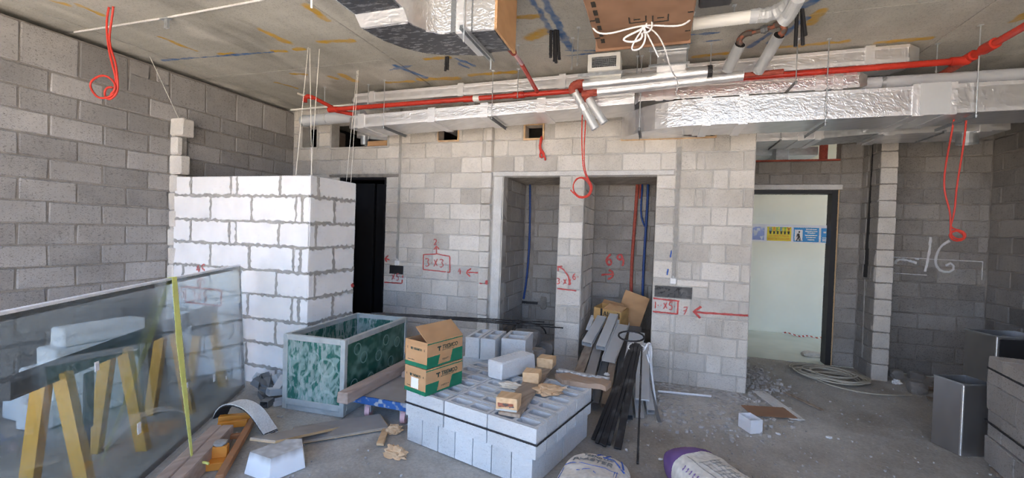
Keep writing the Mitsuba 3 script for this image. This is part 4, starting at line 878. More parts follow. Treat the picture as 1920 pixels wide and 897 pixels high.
# things seen through the high openings
t = thing('plenum_duct', 'silver duct seen through the wide high opening on the left', 'air duct')
part(t, 'body', hexa([(-4.3, 5.5, 2.98), (-4.3, 6.2, 2.98), (-4.3, 6.2, 3.2), (-4.3, 5.5, 3.2)], [(-3.5, 5.5, 2.9), (-3.5, 6.2, 2.9), (-3.5, 6.2, 3.2), (-3.5, 5.5, 3.2)]), 'm_foil')
part(t, 'spigot', ring_tube((-4.12, 5.45, 3.0), (-4.12, 5.45, 2.86), .06, .055), 'm_galv')
part(t, 'flange', box(-4.2, -3.6, 5.38, 5.45, 2.985, 3.0), 'm_foil_tape')
solo('cardboard_piece', box(-3.9, -3.58, 5.22, 5.36, 2.79, 2.86, .004, .006), 'm_card', 'brown cardboard inside the wide high opening on the left', 'cardboard')
t = thing('plenum_pipe', 'red-capped lagged pipes coming through the square pipe opening', 'pipe')
part(t, 'lagging', pipe((-2.72, 5.10, 3.02), (-2.52, 5.7, 2.94), .045), 'm_foil_tape', smooth=40)
part(t, 'lagging', pipe((-2.62, 5.16, 3.06), (-2.42, 5.8, 3.0), .042), 'm_alum', smooth=40)
part(t, 'cap', tube(spline([(-2.72, 5.11, 3.02), (-2.77, 5.05, 3.05), (-2.82, 5.05, 3.10)], 8), .035, 12), 'm_red_dull', smooth=40)
part(t, 'cap', tube(spline([(-2.62, 5.17, 3.06), (-2.60, 5.10, 3.1), (-2.56, 5.1, 3.13)], 8), .038, 12), 'm_red_dull', smooth=40)
solo('plenum_board', box(-.36, .16, 5.38, 5.42, 2.51, 2.80, .003), 'm_card_dark', 'brown board inside the slot under the duct elbow', 'board')
solo('timber_post', box(-4.90, -4.83, 5.6, 5.9, -.03, 3.15, .003), 'm_wood_pink', 'brownish timber post inside the small high opening by the left corner', 'post')
t = thing('galvanised_duct', 'bare galvanised ducts seen through the opening over the corridor doorway', 'air duct')
part(t, 'body', box(1.0, 2.2, 7.3, 7.9, 2.9, 3.02, .004), 'm_galv')
part(t, 'body', box(1.0, 4.2, 8.0, 8.5, 2.80, 2.86, .004), 'm_galv')
part(t, 'flange', box(1.62, 1.78, 7.1, 7.9, 2.72, 3.05, .004), 'm_galv')
solo('red_drop', pipe((2.17, 7.0, 2.74), (2.17, 7.0, 3.2), .05), 'm_red_dull', 'dull red upright pipe inside the opening over the corridor doorway', 'pipe', smooth=40)
# ------------------------------------------------------------------ stack of hollow blocks in the middle
def hollow(L, W, H, wall=.03, mid=.03):
    p = sbox(0, 0, L, W)
    w = (L - 2 * wall - mid) / 2
    for x in (wall, wall + w + mid):
        p = p.difference(sbox(x, wall * 1.25, x + w, W - wall * 1.25).buffer(-.012).buffer(.012))
    return prism(p.buffer(-.003, join_style=2), 0, H)
def place(m, ox, oy, oz, rz, lx, ly, lz=0, lr=0, rx=0, ry=0):
    """Mesh placed in a turned local frame: origin (ox, oy, oz), turned rz degrees, at local (lx, ly, lz)."""
    return at(at(m, lx, ly, lz, lr, rx, ry), ox, oy, oz, rz)
PX, PY, PR = -1.776, 2.935, -14.5
def P(m, lx, ly, lz=0, lr=0, rx=0, ry=0): return place(m, PX, PY, 0.0, PR, lx, ly, lz, lr, rx, ry)
HB = hollow(.383, .149, .198)
for r in range(6):
    for c in range(3):
        solo('hollow_block', P(HB, c * .387 + rng.uniform(-.002, .002), r * .153, .205 + rng.uniform(0, .003)), 'm_block_new', 'new grey hollow block, %s in the %s row of the strapped top layer' % (('left', 'middle', 'right')[c], ('front', 'second', 'third', 'fourth', 'fifth', 'rear')[r]), 'concrete block', 'hollow blocks of the strapped top layer', tone=(rng.random(), rng.random()))
HB2 = at(hollow(.45, .159, .198), .159, 0, 0, 90)
for r in range(2):
    for c in range(7):
        solo('hollow_block', P(HB2, .0 + c * .161 + rng.uniform(-.002, .002), .02 + r * .455, .003), 'm_block_new', 'grey block set endways, %s from left in the %s bottom row, middle stack' % (('first', 'second', 'third', 'fourth', 'fifth', 'sixth', 'seventh')[c], ('front', 'rear')[r]), 'concrete block', 'blocks of the bottom layer of the middle stack', tone=(rng.random(), rng.random()))
bw_, bd_ = 1.16, .918
solo('packing_strap', cat(*[P(box(a, b, c, d, .300, .312), 0, 0) for a, b, c, d in [(-.004, bw_ + .004, -.006, -.002), (-.004, bw_ + .004, bd_ + .002, bd_ + .006), (-.006, -.002, -.006, bd_ + .006), (bw_ + .002, bw_ + .006, -.006, bd_ + .006)]]), 'm_black', 'black packing strap round the top layer of the middle block stack', 'strap')
TZ = .407
# cartons
BX, BY, BR = -1.785, 2.925, -18.5
def carton(z, label, opened):
    t = thing('carton', label, 'box')
    w, d, h = .235, .39, .195
    th = .005
    def B(m, lx=0, ly=0, lz=0, rx=0, ry=0): return place(m, BX, BY, z, BR + (1.5 if opened else 0), lx, ly, lz, 0, rx, ry)
    body = part(t, 'body', B(cat(box(0, w, 0, th, 0, h), box(0, w, d - th, d, 0, h), box(0, th, 0, d, 0, h), box(w - th, w, 0, d, 0, h), box(0, w, 0, d, 0, th), *([] if opened else [box(0, w, 0, d, h - th, h)]))), 'm_card')
    if opened:
        part(t, 'flap', B(box(-.17, 0, .0, d, -.002, .002), w, 0, h, 0, 38), 'm_card', label='raised lid flap')
        part(t, 'flap', B(box(0, .12, 0, d, -.002, .002), 0, 0, h, 0, 95), 'm_card', label='folded-in flap')
    g = [B(box(-.001, w + .001, -.0015, 0, 0.0, .03)), B(hexa([(w, 0, .0), (w + .0015, 0, .0), (w + .0015, .11, 0), (w, .11, 0)], [(w, 0, .085), (w + .0015, 0, .085), (w + .0015, .135, .085), (w, .135, .085)])),
         B(hexa([(w, .245, .0), (w + .0015, .245, .0), (w + .0015, d, 0), (w, d, 0)], [(w, .275, .10), (w + .0015, .275, .10), (w + .0015, d, .10), (w, d, .10)])), B(box(w, w + .0015, 0, d, .0, .012)), B(box(w, w + .0015, 0, d, h - .016, h - .009))]
    part(body, 'green_print', cat(*g), 'm_print_green', label='green printed bands')
    M = np.eye(4); M[:3, :3] = rot(BR + (1.5 if opened else 0)); M[:3, 3] = (BX, BY, z)
    part(body, 'lettering', cat(xf(lettering('TREMCO', .030, (w + .0005, .155, .122), (0, 1, 0), (0, 0, 1)), M), xf(box(w, w + .0015, .105, .145, .140, .150), M), xf(box(w, w + .0015, .120, .132, .115, .148), M), xf(box(w, w + .0015, .155, .29, .112, .115), M),
                            xf(lettering('TREMCO', .016, (.085, -.0005, .125), (1, 0, 0), (0, 0, 1)), M), xf(box(.06, .078, -.0015, 0, .124, .142), M)), 'm_print_dark', label='dark green lettering')
    part(body, 'ink', cat(*[xf(box(x, x + .004, -.0015, 0, .125, .142), M) for x in (.02, .205)], xf(box(.03, .10, -.0015, 0, .045, .048), M), xf(box(w, w + .0015, .16, .24, .045, .047), M), xf(box(w, w + .0015, .16, .22, .038, .040), M)), 'm_ink', label='small black print')
    if not opened: part(body, 'paper_label', xf(box(.075, .155, -.002, 0, .035, .115), M), 'm_white', label='white paper label')
carton(TZ, 'closed brown and green carton under another carton on the middle block stack', False)
carton(TZ + .2, 'open brown and green carton with a raised lid flap on top of another carton', True)
# grey block, plank and wooden offcuts on the stack
solo('grey_block', at(cbox(.165, .44, .155, .010, .006), -1.135, 3.605, TZ, -24), 'm_block_new', 'pale grey solid block lying across the middle block stack', 'concrete block', tone=(1.2, .8))
solo('plank', at(cbox(.15, 1.2, .022, .003, .002), -.895, 3.36, TZ, 1.5), 'm_wood_grey', 'grey weathered plank lying along the middle block stack under three wooden offcuts', 'plank')
for x, y, rz, s, l in [(-.912, 2.85, 4, (.15, .13, .088), 'square wooden offcut at the near end of the grey plank, with a reddish stain'), (-.905, 3.44, 3, (.135, .13, .085), 'square wooden offcut at the middle of the grey plank'), (-.89, 3.88, -3, (.15, .14, .085), 'square wooden offcut at the far end of the grey plank')]:
    k = thing('wood_offcut', l, 'wood block')
    part(k, 'block', at(cbox(*s, .004, .003), x, y, TZ + .023, rz), 'm_wood_raw')
    if y < 3: part(k, 'stain', at(box(-.06, .05, -.0665, -.0635, .025, .055, 0, .006), x, y, TZ + .023, rz), 'm_rust', label='reddish stain'); part(k, 'blue_end', at(box(-.074, .074, -.0668, -.064, 0, .013), x, y, TZ + .023, rz), 'm_zinc', label='bluish painted strip')
def crumple(rx, ry, rz, seed, bsdf, name, label, c, x, y, z, rot_=0):
    m = trimesh.creation.icosphere(subdivisions=3); v = np.array(m.vertices)
    nn = np.abs(meshkit.noise(v * 2.3 + seed * 5, seed) - .5) * 2 + .5 * np.abs(meshkit.noise(v * 5 + seed, seed) - .5)
    v = v * (.72 + .5 * nn)[:, None] * np.array([rx, ry, rz]); v[:, 2] = np.maximum(v[:, 2], -rz * .35); v[:, 2] += rz * .35
    solo(name, at((v, np.array(m.faces)), x, y, z, rot_), bsdf, label, c)
crumple(.12, .09, .05, 3, 'm_scrap', 'crumpled_paper', 'crumpled tan paper on the block stack right of the grey plank', 'paper', -.73, 3.28, TZ + .004, 20)
crumple(.09, .055, .03, 6, 'm_paper', 'crumpled_paper', 'crumpled off-white paper on the block stack left of the grey plank', 'paper', -1.04, 3.28, TZ + .004, 10)
crumple(.10, .055, .05, 9, 'm_scrap', 'crumpled_paper', 'torn brown paper on the floor at the left corner of the middle block stack', 'paper', -1.72, 2.72, 0, -10)
crumple(.07, .05, .05, 12, 'm_scrap', 'crumpled_paper', 'twisted brown paper under the edge of the blue trolley', 'paper', -1.93, 3.02, 0, 30)
k = thing('broken_slab', 'brown faced broken slab with a white crumbly edge lying on the far right of the block stack', 'slab')
bp = Polygon([(-.24, .02), (-.15, .10), (.0, .085), (.15, .11), (.235, .06), (.22, -.08), (.17, -.05), (.0, -.10), (-.14, -.09)])
v, f = prism(bp.segmentize(.02), .0, .03)
v[:, 2] += .018 * meshkit.noise(v * [14, 14, 0] + 5, 2) * (v[:, 2] > .01); v[:, :2] += .012 * (meshkit.noise(v * [30, 30, 0] + 2, 4)[:, None] - .5)
part(k, 'face', at((v, f), -.525, 3.60, TZ, -6), 'm_hide_brown')
part(k, 'crumbly_edge', cat(*[at(rough_stone(rng.uniform(.012, .03), rng.uniform(.012, .025), .018, i, 0), -.76 + i * .022, 3.745 + rng.uniform(-.02, .02) - i * .003, TZ + .035) for i in range(18)], at(box(-.26, .20, .10, .15, 0, .035, .006, .01), -.525, 3.63, TZ, -6)), 'm_gravel', kind='stuff')

# loose blocks behind the cartons
for x, y, z, W, D, H, rz, hol, l in [(-1.77, 3.98, 0, .34, .40, .19, 3, 0, 'bottom block of the loose pile behind the cartons'), (-1.765, 3.96, .192, .34, .40, .195, 2, 0, 'middle block of the loose pile behind the cartons, under two upright blocks'), (-1.74, 3.95, .39, .15, .40, .20, 2, 1, 'left of two hollow blocks topping the loose pile behind the cartons'), (-1.575, 3.94, .39, .155, .40, .205, 3, 1, 'right of two hollow blocks topping the loose pile behind the cartons'),
                           (-1.40, 4.05, 0, .24, .38, .20, 2, 0, 'bottom block of the pile in front of the left niche'), (-1.395, 4.05, .202, .24, .38, .20, 1, 0, 'middle block of the pile in front of the left niche'), (-1.395, 4.04, .404, .25, .38, .19, 4, 1, 'top block of the pile in front of the left niche')]:
    m = hollow(D, W, H, .03, .03) if hol else None
    m = at(m, W, 0, 0, 90) if hol else box(0, W, 0, D, 0, H, .008, .004)
    solo('loose_block', at(m, x, y, z, rz), 'm_block_new', 'grey concrete block, ' + l, 'concrete block', tone=(rng.uniform(.2, 1), rng.random()))
t = thing('steel_bars', 'bundle of thin black bars bridging from the green planter to the pier', 'steel bar')
for i in range(3): part(t, 'bar', pipe((-2.90 + .03 * i, 4.03 + .02 * i, .708), (-.98 - .12 * i, 5.07 + .02 * i, .53 + .02 * i), .008, 8), 'm_black_metal')

# ------------------------------------------------------------------ green planter and trolley
t = thing('planter', 'long open planter box with green marbled panels in a grey metal frame', 'planter')
GX, GY, GR = -3.095, 3.035, 3.5
def G(m): return at(m, GX, GY, 0, GR)
W, D, H, fw = .63, 1.10, .675, .045
part(t, 'plinth', G(box(.02, W - .02, .02, D - .02, 0, .05)), 'm_zinc')
for x in (0, W - fw):
    for y in (0, D - fw): part(t, 'post', G(box(x, x + fw, y, y + fw, .01, H, .004)), 'm_zinc')
for z0, z1 in ((.05, .105), (H - .05, H)):
    part(t, 'rail', G(box(fw, W - fw, 0, fw * .8, z0, z1, .004)), 'm_zinc'); part(t, 'rail', G(box(fw, W - fw, D - fw * .8, D, z0, z1, .004)), 'm_zinc')
    part(t, 'rail', G(box(0, fw * .8, fw, D - fw, z0, z1, .004)), 'm_zinc'); part(t, 'rail', G(box(W - fw * .8, W, fw, D - fw, z0, z1, .004)), 'm_zinc')
part(t, 'panel', G(box(fw, W - fw, .010, .024, .105, H - .05)), 'm_marble', label='green marbled front panel')
side = part(t, 'panel', G(box(W - .024, W - .010, fw, D - fw, .105, H - .05)), 'm_marble_dark', label='darker green marbled side panel')
part(t, 'panel', G(box(.010, .024, fw, D - fw, .105, H - .05)), 'm_marble_dark', label='green marbled side panel')
part(t, 'panel', G(box(fw, W - fw, D - .024, D - .010, .105, H - .05)), 'm_marble', label='green marbled end panel')
part(t, 'lining', G(cat(box(.025, .035, fw, D - fw, .1, H - .04), box(W - .035, W - .025, fw, D - fw, .1, H - .04), box(fw, W - fw, D - .035, D - .025, .1, H - .04), box(fw, W - fw, .025, .035, .1, H - .04))), 'm_marble', label='green inner faces')
part(t, 'bottom', G(box(.02, W - .02, .02, D - .02, .06, .12)), 'm_mortar_dark')
rings = []
for i, (y, z) in enumerate([(.16, .24), (.30, .45), (.42, .22), (.55, .40), (.68, .52), (.78, .28), (.90, .45), (.20, .55)]):
    rings.append(at(ring_tube((0, 0, 0), (.004, 0, 0), .055, .045, 22), GX, GY, 0, GR) if False else G(at(ring_tube((0, 0, 0), (.003, 0, 0), .055, .044, 22), W - .0105, y, z)))
for m in rings: part(side, 'scroll', m, 'm_swirl', label='pale swirl motif')
t = thing('trolley', 'blue platform trolley carrying a timber beside the green planter', 'trolley')
part(t, 'deck', box(-2.395, -1.88, 3.12, 4.0, .188, .205), 'm_ply_dust')
part(t, 'edge', cat(box(-2.40, -1.875, 3.105, 3.12, .145, .208), box(-2.40, -1.875, 4.0, 4.015, .145, .208), box(-2.405, -2.395, 3.105, 4.015, .145, .208)), 'm_bluepaint', label='blue steel edge')
for y in (3.20, 3.9):
    for x in (-2.30, -1.95):
        k = part(t, 'caster', at(cat(box(-.028, -.022, -.03, .03, .05, .15), box(.022, .028, -.03, .03, .05, .15), box(-.03, .03, -.035, .035, .14, .148)), x, y, 0, 15), 'm_galv')
        part(k, 'wheel', at(pipe((-.02, 0, .055), (.02, 0, .055), .055, 20), x, y, 0, 15), 'm_pink' if y < 3.5 else 'm_black', smooth=40, label='pink tyre' if y < 3.5 else None)
solo('timber', at(cbox(.095, 1.0, .095, .008, .006), -2.345, 3.40, .207, 0), 'm_wood_pink', 'thick weathered timber resting on the blue trolley against the green planter', 'timber')
solo('timber_offcut', at(cbox(.07, .22, .06, .008, .006), -2.24, 3.75, .207, 8), 'm_wood_pink', 'short timber offcut on the trolley behind the long timber', 'timber')

# ------------------------------------------------------------------ boards and rubble left of the stack
def slab(c, ex, ey, th, bsdf, name, label, c_, edge=None):
    ex, ey, c = map(lambda a: np.array(a, float), (ex, ey, c))
    n = np.cross(ex, ey); n /= np.linalg.norm(n)
    q = [c, c + ex, c + ex + ey, c + ey]
    k = thing(name, label, c_)
    part(k, 'face', hexa([p + n * th * .25 for p in q], [p + n * th for p in q]), bsdf)
    part(k, 'core', hexa([p for p in q], [p + n * th * .25 for p in q]) if edge is None else hexa([p - n * .0 for p in q], [p + n * th * .9 for p in [c - .004 * ex / np.linalg.norm(ex), c + ex * 1.01, c + ex * 1.01 + ey, c + ey]]), edge or bsdf, label='paler raw edge' if edge else None)
    return k
slab((-2.60, 2.285, .145), (.19, .03, .0), (.09, .60, -.13), .020, 'm_ply_dust', 'board', 'dusty grey board propped on the broken white block, leading to the planter', 'board', 'm_ply_edge')
slab((-2.46, 2.57, .012), (.47, .46, .0), (-.185, .145, .02), .022, 'm_ply_dust', 'board', 'dusty grey board on the floor between the planter and the block stack', 'board', 'm_ply_edge')
solo('plank_offcut', at(cbox(.05, .25, .02, .002, .003), -1.95, 2.90, .004, 25), 'm_wood_raw', 'small pale wood strip leaning by the corner of the block stack', 'wood strip')
v, f = prism(Polygon([(-2.50, 2.16), (-2.27, 2.14), (-2.19, 2.36), (-2.30, 2.47), (-2.43, 2.40)]), 0, .14)
top = v[:, 2] > .1
v[top, :2] = (v[top, :2] - [-2.34, 2.3]) * .86 + [-2.34, 2.3]
solo('broken_block', (v, f), 'm_broken_white', 'broken chunk of white aerated block on the floor in the left foreground', 'concrete block')
# long timbers, orange trestle lying down, curved strip
for i, (o, h, l) in enumerate([(0, .13, 'left of two old timbers lying side by side below the glass'), (.078, .128, 'right of two old timbers lying side by side below the glass')]):
    solo('old_timber', at(cbox(.072, 1.7, h, .006, .004), -2.63 + o * .86, 1.66 + o * .5, .0, 30), 'm_wood_pink', l, 'timber')
t = thing('lying_trestle', 'orange trestle frame lying on the floor beside the old timbers', 'trestle')
TR = 37
def L(m): return at(m, -2.80, 2.34, 0, TR)
part(t, 'rail', L(box(.0, .045, -.45, .47, .03, .075, .004)), 'm_orange_rust', label='rusty brown rail')
part(t, 'crossbar', L(box(-.22, .04, .42, .47, .045, .10, .004)), 'm_orange'); part(t, 'crossbar', L(box(-.2, .0, .33, .37, .04, .09, .004)), 'm_orange'); part(t, 'crossbar', L(box(-.14, .0, .13, .16, .035, .07, .004)), 'm_orange_rust')
part(t, 'bracket', L(cat(box(-.115, -.01, -.16, -.10, .01, .12, .004), box(-.125, -.11, -.22, -.08, .01, .08, .003), box(-.115, -.01, -.24, -.16, .0, .05, .004))), 'm_orange', label='bright orange bracket')
part(t, 'stone', L(at(rough_stone(.05, .05, .018, 4, 1), -.06, -.115, .130)), 'm_rubble', label='grey lump on the bracket')
arch = spline([(-3.30, 2.62, .07), (-3.22, 2.62, .17), (-3.10, 2.62, .205), (-2.96, 2.63, .17), (-2.86, 2.635, .085), (-2.79, 2.64, .012)], 26)
wd = np.array([.02, .11, 0.0]); nrm = np.array([0, 0, .012])
av = np.vstack([arch - wd / 2, arch + wd / 2, arch - wd / 2 + nrm, arch + wd / 2 + nrm]); n_ = len(arch); af = []
for i in range(n_ - 1):
    for a, b, flip in [(0, 1, 1), (2, 3, 0), (0, 2, 0), (1, 3, 1)]:
        q = [a * n_ + i, a * n_ + i + 1, b * n_ + i + 1, b * n_ + i]
        if flip: q = q[::-1]
        af += [[q[0], q[1], q[2]], [q[0], q[2], q[3]]]
k = thing('bent_strip', 'pale bent strip arching over the end of the orange trestle', 'strip')
part(k, 'face', (av, np.array(af)), 'm_lintel'); part(k, 'backing', (av - np.array([0, 0, .008]), np.array(af)), 'm_black', label='dark backing')
# aluminium offcuts by the white wall
def channel(L_, w=.06, h=.03, th=.004):
    return cat(box(-w / 2, w / 2, 0, L_, 0, th), box(-w / 2, -w / 2 + th, 0, L_, 0, h), box(w / 2 - th, w / 2, 0, L_, 0, h))
def boxtube(L_, w=.07, h=.045, th=.005):
    return cat(box(-w / 2, w / 2, 0, L_, 0, th), box(-w / 2, w / 2, 0, L_, h - th, h), box(-w / 2, -w / 2 + th, 0, L_, 0, h), box(w / 2 - th, w / 2, 0, L_, 0, h))
for i, (x, y, z, rz, rx, l) in enumerate([(-3.34, 3.12, .0, 60, 0, .2), (-3.30, 3.17, .05, 20, 25, .2), (-3.40, 3.22, .02, 110, 30, .22), (-3.23, 3.06, .0, -30, 0, .12), (-3.48, 3.26, .0, 75, 50, .2), (-3.27, 3.24, .04, 160, 10, .16), (-3.42, 3.14, .09, 40, 20, .18), (-3.36, 3.30, .0, 95, 60, .2), (-3.25, 2.99, .0, 15, 0, .1), (-3.54, 3.34, .03, 130, 35, .2)]):
    solo('metal_offcut', at(boxtube(l, .075, .06) if i % 3 else channel(l, .09, .045), x, y, z, rz, rx), 'm_alum' if i % 2 else 'm_alum_dark', 'short grey metal channel offcut heaped between the glass, the white wall and the planter', 'metal offcut', 'metal offcuts by the white wall')

# ------------------------------------------------------------------ leaning glass panel, strap, trestle rack and blocks behind it
GB, GD, GN = np.array([-3.80, 3.27, 0.015]), np.array([.5, -.866, 0]), np.array([-.866, -.5, 0])
def gp(s, h, o=0.0):
    """Point of the leaning glass: s along it from its far edge, h up it, o behind its face."""
    return GB + GD * s + GN * (.07 * h / 1.22 + o) + np.array([0, 0, h])
def gbar(s0, s1, h0, h1, o0, o1):
    return hexa([gp(s0, h0, o0), gp(s1, h0, o0), gp(s1, h1, o0), gp(s0, h1, o0)], [gp(s0, h0, o1), gp(s1, h0, o1), gp(s1, h1, o1), gp(s0, h1, o1)])
t = thing('glazing_panel', 'large dusty double-glazed panel leaning in the left foreground', 'glass panel')
for o in (.022, 0.0):
    q = [gp(0, 0, o), gp(3.0, 0, o), gp(3.0, 1.21, o), gp(0, 1.21, o)]
    sheet = part(t, 'glass_sheet', (np.array(q), np.array([[0, 1, 2], [0, 2, 3]])), 'm_glass')
part(t, 'top_edge', gbar(0, 3.0, 1.180, 1.208, .002, .020), 'm_black', label='black top seal')
part(t, 'top_strip', gbar(0, 3.0, 1.208, 1.222, -.004, .026), 'm_plastic_white', label='white top strip')
part(t, 'side_edge', gbar(.0, .012, .0, 1.208, .002, .020), 'm_black', label='dark side seal')
part(t, 'side_edge', gbar(-.006, .0, .0, 1.215, -.002, .024), 'm_zinc', label='grey side strip')
part(t, 'side_edge', gbar(.014, .030, .85, 1.19, .004, .016), 'm_paper', label='pale strip at the corner')
part(t, 'bottom_edge', gbar(0, 3.0, .0, .025, .002, .020), 'm_black', label='dark bottom seal')
for s, h, w_, hh in [(1.62, .30, .035, .07), (1.05, .38, .02, .04), (.62, .28, .03, .06), (.40, .22, .015, .03), (1.95, .80, .03, .05)]:
    part(sheet, 'sticker', gbar(s, s + w_, h, h + hh, -.003, -.001), 'm_plastic_white', label='small white sticker')
SA, SB = gp(1.19, 1.228, -.010), np.array([-2.775, 2.02, .07])
def sband(a, b, w, w2):
    return hexa([a - GD * w / 2, a + GD * w / 2, a + GD * w / 2 - GN * .002, a - GD * w / 2 - GN * .002], [b - GD * w2 / 2, b + GD * w2 / 2, b + GD * w2 / 2 - GN * .002, b - GD * w2 / 2 - GN * .002])
S1, S2, S3 = SA + (SB - SA) * .36 - [.012, 0, 0], SA + (SB - SA) * .7 - [.006, 0, 0], SB
solo('strap', cat(sband(gp(1.19, 1.224, .03), SA, .06, .06), sband(SA, S1, .06, .075), sband(S1, S2, .075, .05), sband(S2, S3, .05, .022),
     tube(spline([SB, SB + [.02, -.03, -.04], SB + [-.02, -.07, -.05], SB + [.03, -.10, -.055]], 12), .008, 6), tube(spline([SB, SB + [.05, .02, .02], SB + [.10, .03, .015]], 10), .008, 6)), 'm_strap', 'yellow-green strap running from the top of the leaning glass down to the timbers', 'strap')
t = thing('trestle_rack', 'yellow trestle rack with a dark top rail standing behind the leaning glass', 'trestle')
A0, A1 = np.array([-4.19, 3.19, .8]), np.array([-3.10, 1.27, .8])
ad = (A1 - A0) / np.linalg.norm(A1 - A0); an = np.array([ad[1], -ad[0], 0])
part(t, 'top_rail', hexa([A0 + an * .05 + [0, 0, -.09], A0 - an * .05 + [0, 0, -.09], A0 - an * .05, A0 + an * .05], [A1 + an * .05 + [0, 0, -.09], A1 - an * .05 + [0, 0, -.09], A1 - an * .05, A1 + an * .05]), 'm_trestle_dark')
part(t, 'end_board', hexa([A0 + an * .06 - ad * .02 + [0, 0, -.30], A0 - an * .06 - ad * .02 + [0, 0, -.30], A0 - an * .06 - ad * .02, A0 + an * .06 - ad * .02], [A0 + an * .06 + ad * .22 + [0, 0, -.24], A0 - an * .06 + ad * .22 + [0, 0, -.24], A0 - an * .06 + ad * .22, A0 + an * .06 + ad * .22]), 'm_trestle_dark')
Lr = np.linalg.norm(A1 - A0)
for s in (.08, .72, 1.35, 1.88):
    for sg in (-1, 1):
        tp = A0 + ad * s + an * (.045 * sg) + [0, 0, -.05]
        bt = A0 + ad * (s - .05) + an * (.15 * sg); bt[2] = 0
        e = ad * .03; g = an * .035
        part(t, 'leg', hexa([tp - e - g, tp + e - g, tp + e + g, tp - e + g], [bt - e - g, bt + e - g, bt + e + g, bt - e + g]), 'm_yellow')
for z0_, z1_, w_ in ((.38, .72, .035), (.05, .38, .012)):
    q0 = A0 + ad * 1.80 - an * .12
    part(t, 'dark_sheet', hexa([q0 - ad * w_ + [0, 0, z0_ - .8], q0 + ad * w_ + [0, 0, z0_ - .8], q0 + ad * w_ - an * .012 + [0, 0, z0_ - .8], q0 - ad * w_ - an * .012 + [0, 0, z0_ - .8]], [q0 - ad * w_ + [0, 0, z1_ - .8], q0 + ad * w_ + [0, 0, z1_ - .8], q0 + ad * w_ - an * .012 + [0, 0, z1_ - .8], q0 - ad * w_ - an * .012 + [0, 0, z1_ - .8]]), 'm_trestle_dark', label='dark strip hanging by the nearest legs')
for x, y, z, w, l, h, rz, lab in [(-4.95, 2.05, .0, .30, .60, .20, 0, 'bottom far block of the stepped pile behind the glass'), (-4.60, 1.98, .0, .22, .60, .20, 2, 'bottom near block of the stepped pile behind the glass'), (-4.92, 2.12, .202, .30, .60, .20, 2, 'second layer far block of the stepped pile behind the glass'), (-4.61, 2.10, .202, .21, .60, .20, -1, 'second layer near block of the stepped pile behind the glass'),
                                 (-4.80, 2.18, .404, .24, .60, .16, 1, 'third block up in the stepped pile behind the glass'), (-4.78, 2.25, .566, .20, .60, .15, 0, 'long pale block topping the stepped pile behind the glass')]:
    solo('aerated_block', at(box(0, w, 0, l, 0, h, .012, .006), x, y, z, rz), 'm_aac', lab, 'concrete block', tone=(rng.random() * .6, 0))
crumple(.14, .10, .08, 21, 'm_plastic_white', 'plastic_scrap', 'crumpled white plastic near the left wall behind the glass', 'plastic sheet', -4.95, 1.80, 0, 0)
solo('floor_plank', at(cbox(.10, 1.2, .03, .003, .003), -4.55, 1.45, .0, 60), 'm_zinc', 'pale plank on the floor behind the leaning glass', 'plank')
# ------------------------------------------------------------------ pile in and before the right niche
t = thing('alu_carton', 'open brown carton with black lettering on the metal pile in the right niche', 'box')
def K(m): return at(m, -.69, 5.55, .50, -18, 6, 4)
w, d, h, th = .36, .24, .24, .005
body = part(t, 'body', K(cat(box(0, w, 0, th, 0, h), box(0, w, d - th, d, 0, h), box(0, th, 0, d, 0, h), box(w - th, w, 0, d, 0, h), box(0, w, 0, d, 0, th))), 'm_card_gold')
part(t, 'flap', K(hexa([(.12, 0, h), (w, 0, h), (w, .004, h), (.12, .004, h)], [(.16, .10, h + .055), (w + .02, .12, h + .04), (w + .02, .124, h + .04), (.16, .104, h + .055)])), 'm_card', label='front lid flap')
part(t, 'flap', K(hexa([(.0, d, h), (.3, d, h), (.3, d - .004, h), (.0, d - .004, h)], [(.05, d - .06, h + .07), (.3, d - .03, h + .05), (.3, d - .034, h + .05), (.05, d - .064, h + .07)])), 'm_card')
M = np.eye(4); M[:3, :3] = rot(-18, 6, 4); M[:3, 3] = (-.69, 5.55, .50)
part(body, 'lettering', xf(lettering('Alumil', .055, (.125, -.001, .155), (1, 0, .05), (-.05, 0, 1)), M), 'm_ink', label='black lettering')
part(body, 'black_band', xf(box(.09, .115, -.003, 0, 0, h), M), 'm_black', label='black tape band')
part(body, 'paper_label', xf(box(.275, .345, -.003, 0, .10, .145), M), 'm_white', label='white paper label')
solo('cardboard_sheet', at(box(-.16, .16, -.004, .004, 0, .42, .002), -.29, 5.78, .50, -6, -8, 16), 'm_card', 'loose brown cardboard sheet leaning behind the open carton in the right niche', 'cardboard')
def lean(name, p_top, p_bot, m, bsdf, label, cat_, up=(0, -.35, 1), group=None):
    """A profile whose length runs along local y from p_bot (y = 0) to p_top (y = 1 times its length)."""
    a, b = np.array(p_top, float), np.array(p_bot, float)
    ey = (a - b) / np.linalg.norm(a - b); ex = np.cross(ey, np.array(up, float)); ex /= np.linalg.norm(ex); ez = np.cross(ex, ey)
    Mx = np.eye(4); Mx[:3, 0], Mx[:3, 1], Mx[:3, 2], Mx[:3, 3] = ex, ey, ez, b
    return solo(name, xf(m, Mx), bsdf, label, cat_, group)
def ln(a, b): return float(np.linalg.norm(np.array(a) - np.array(b)))
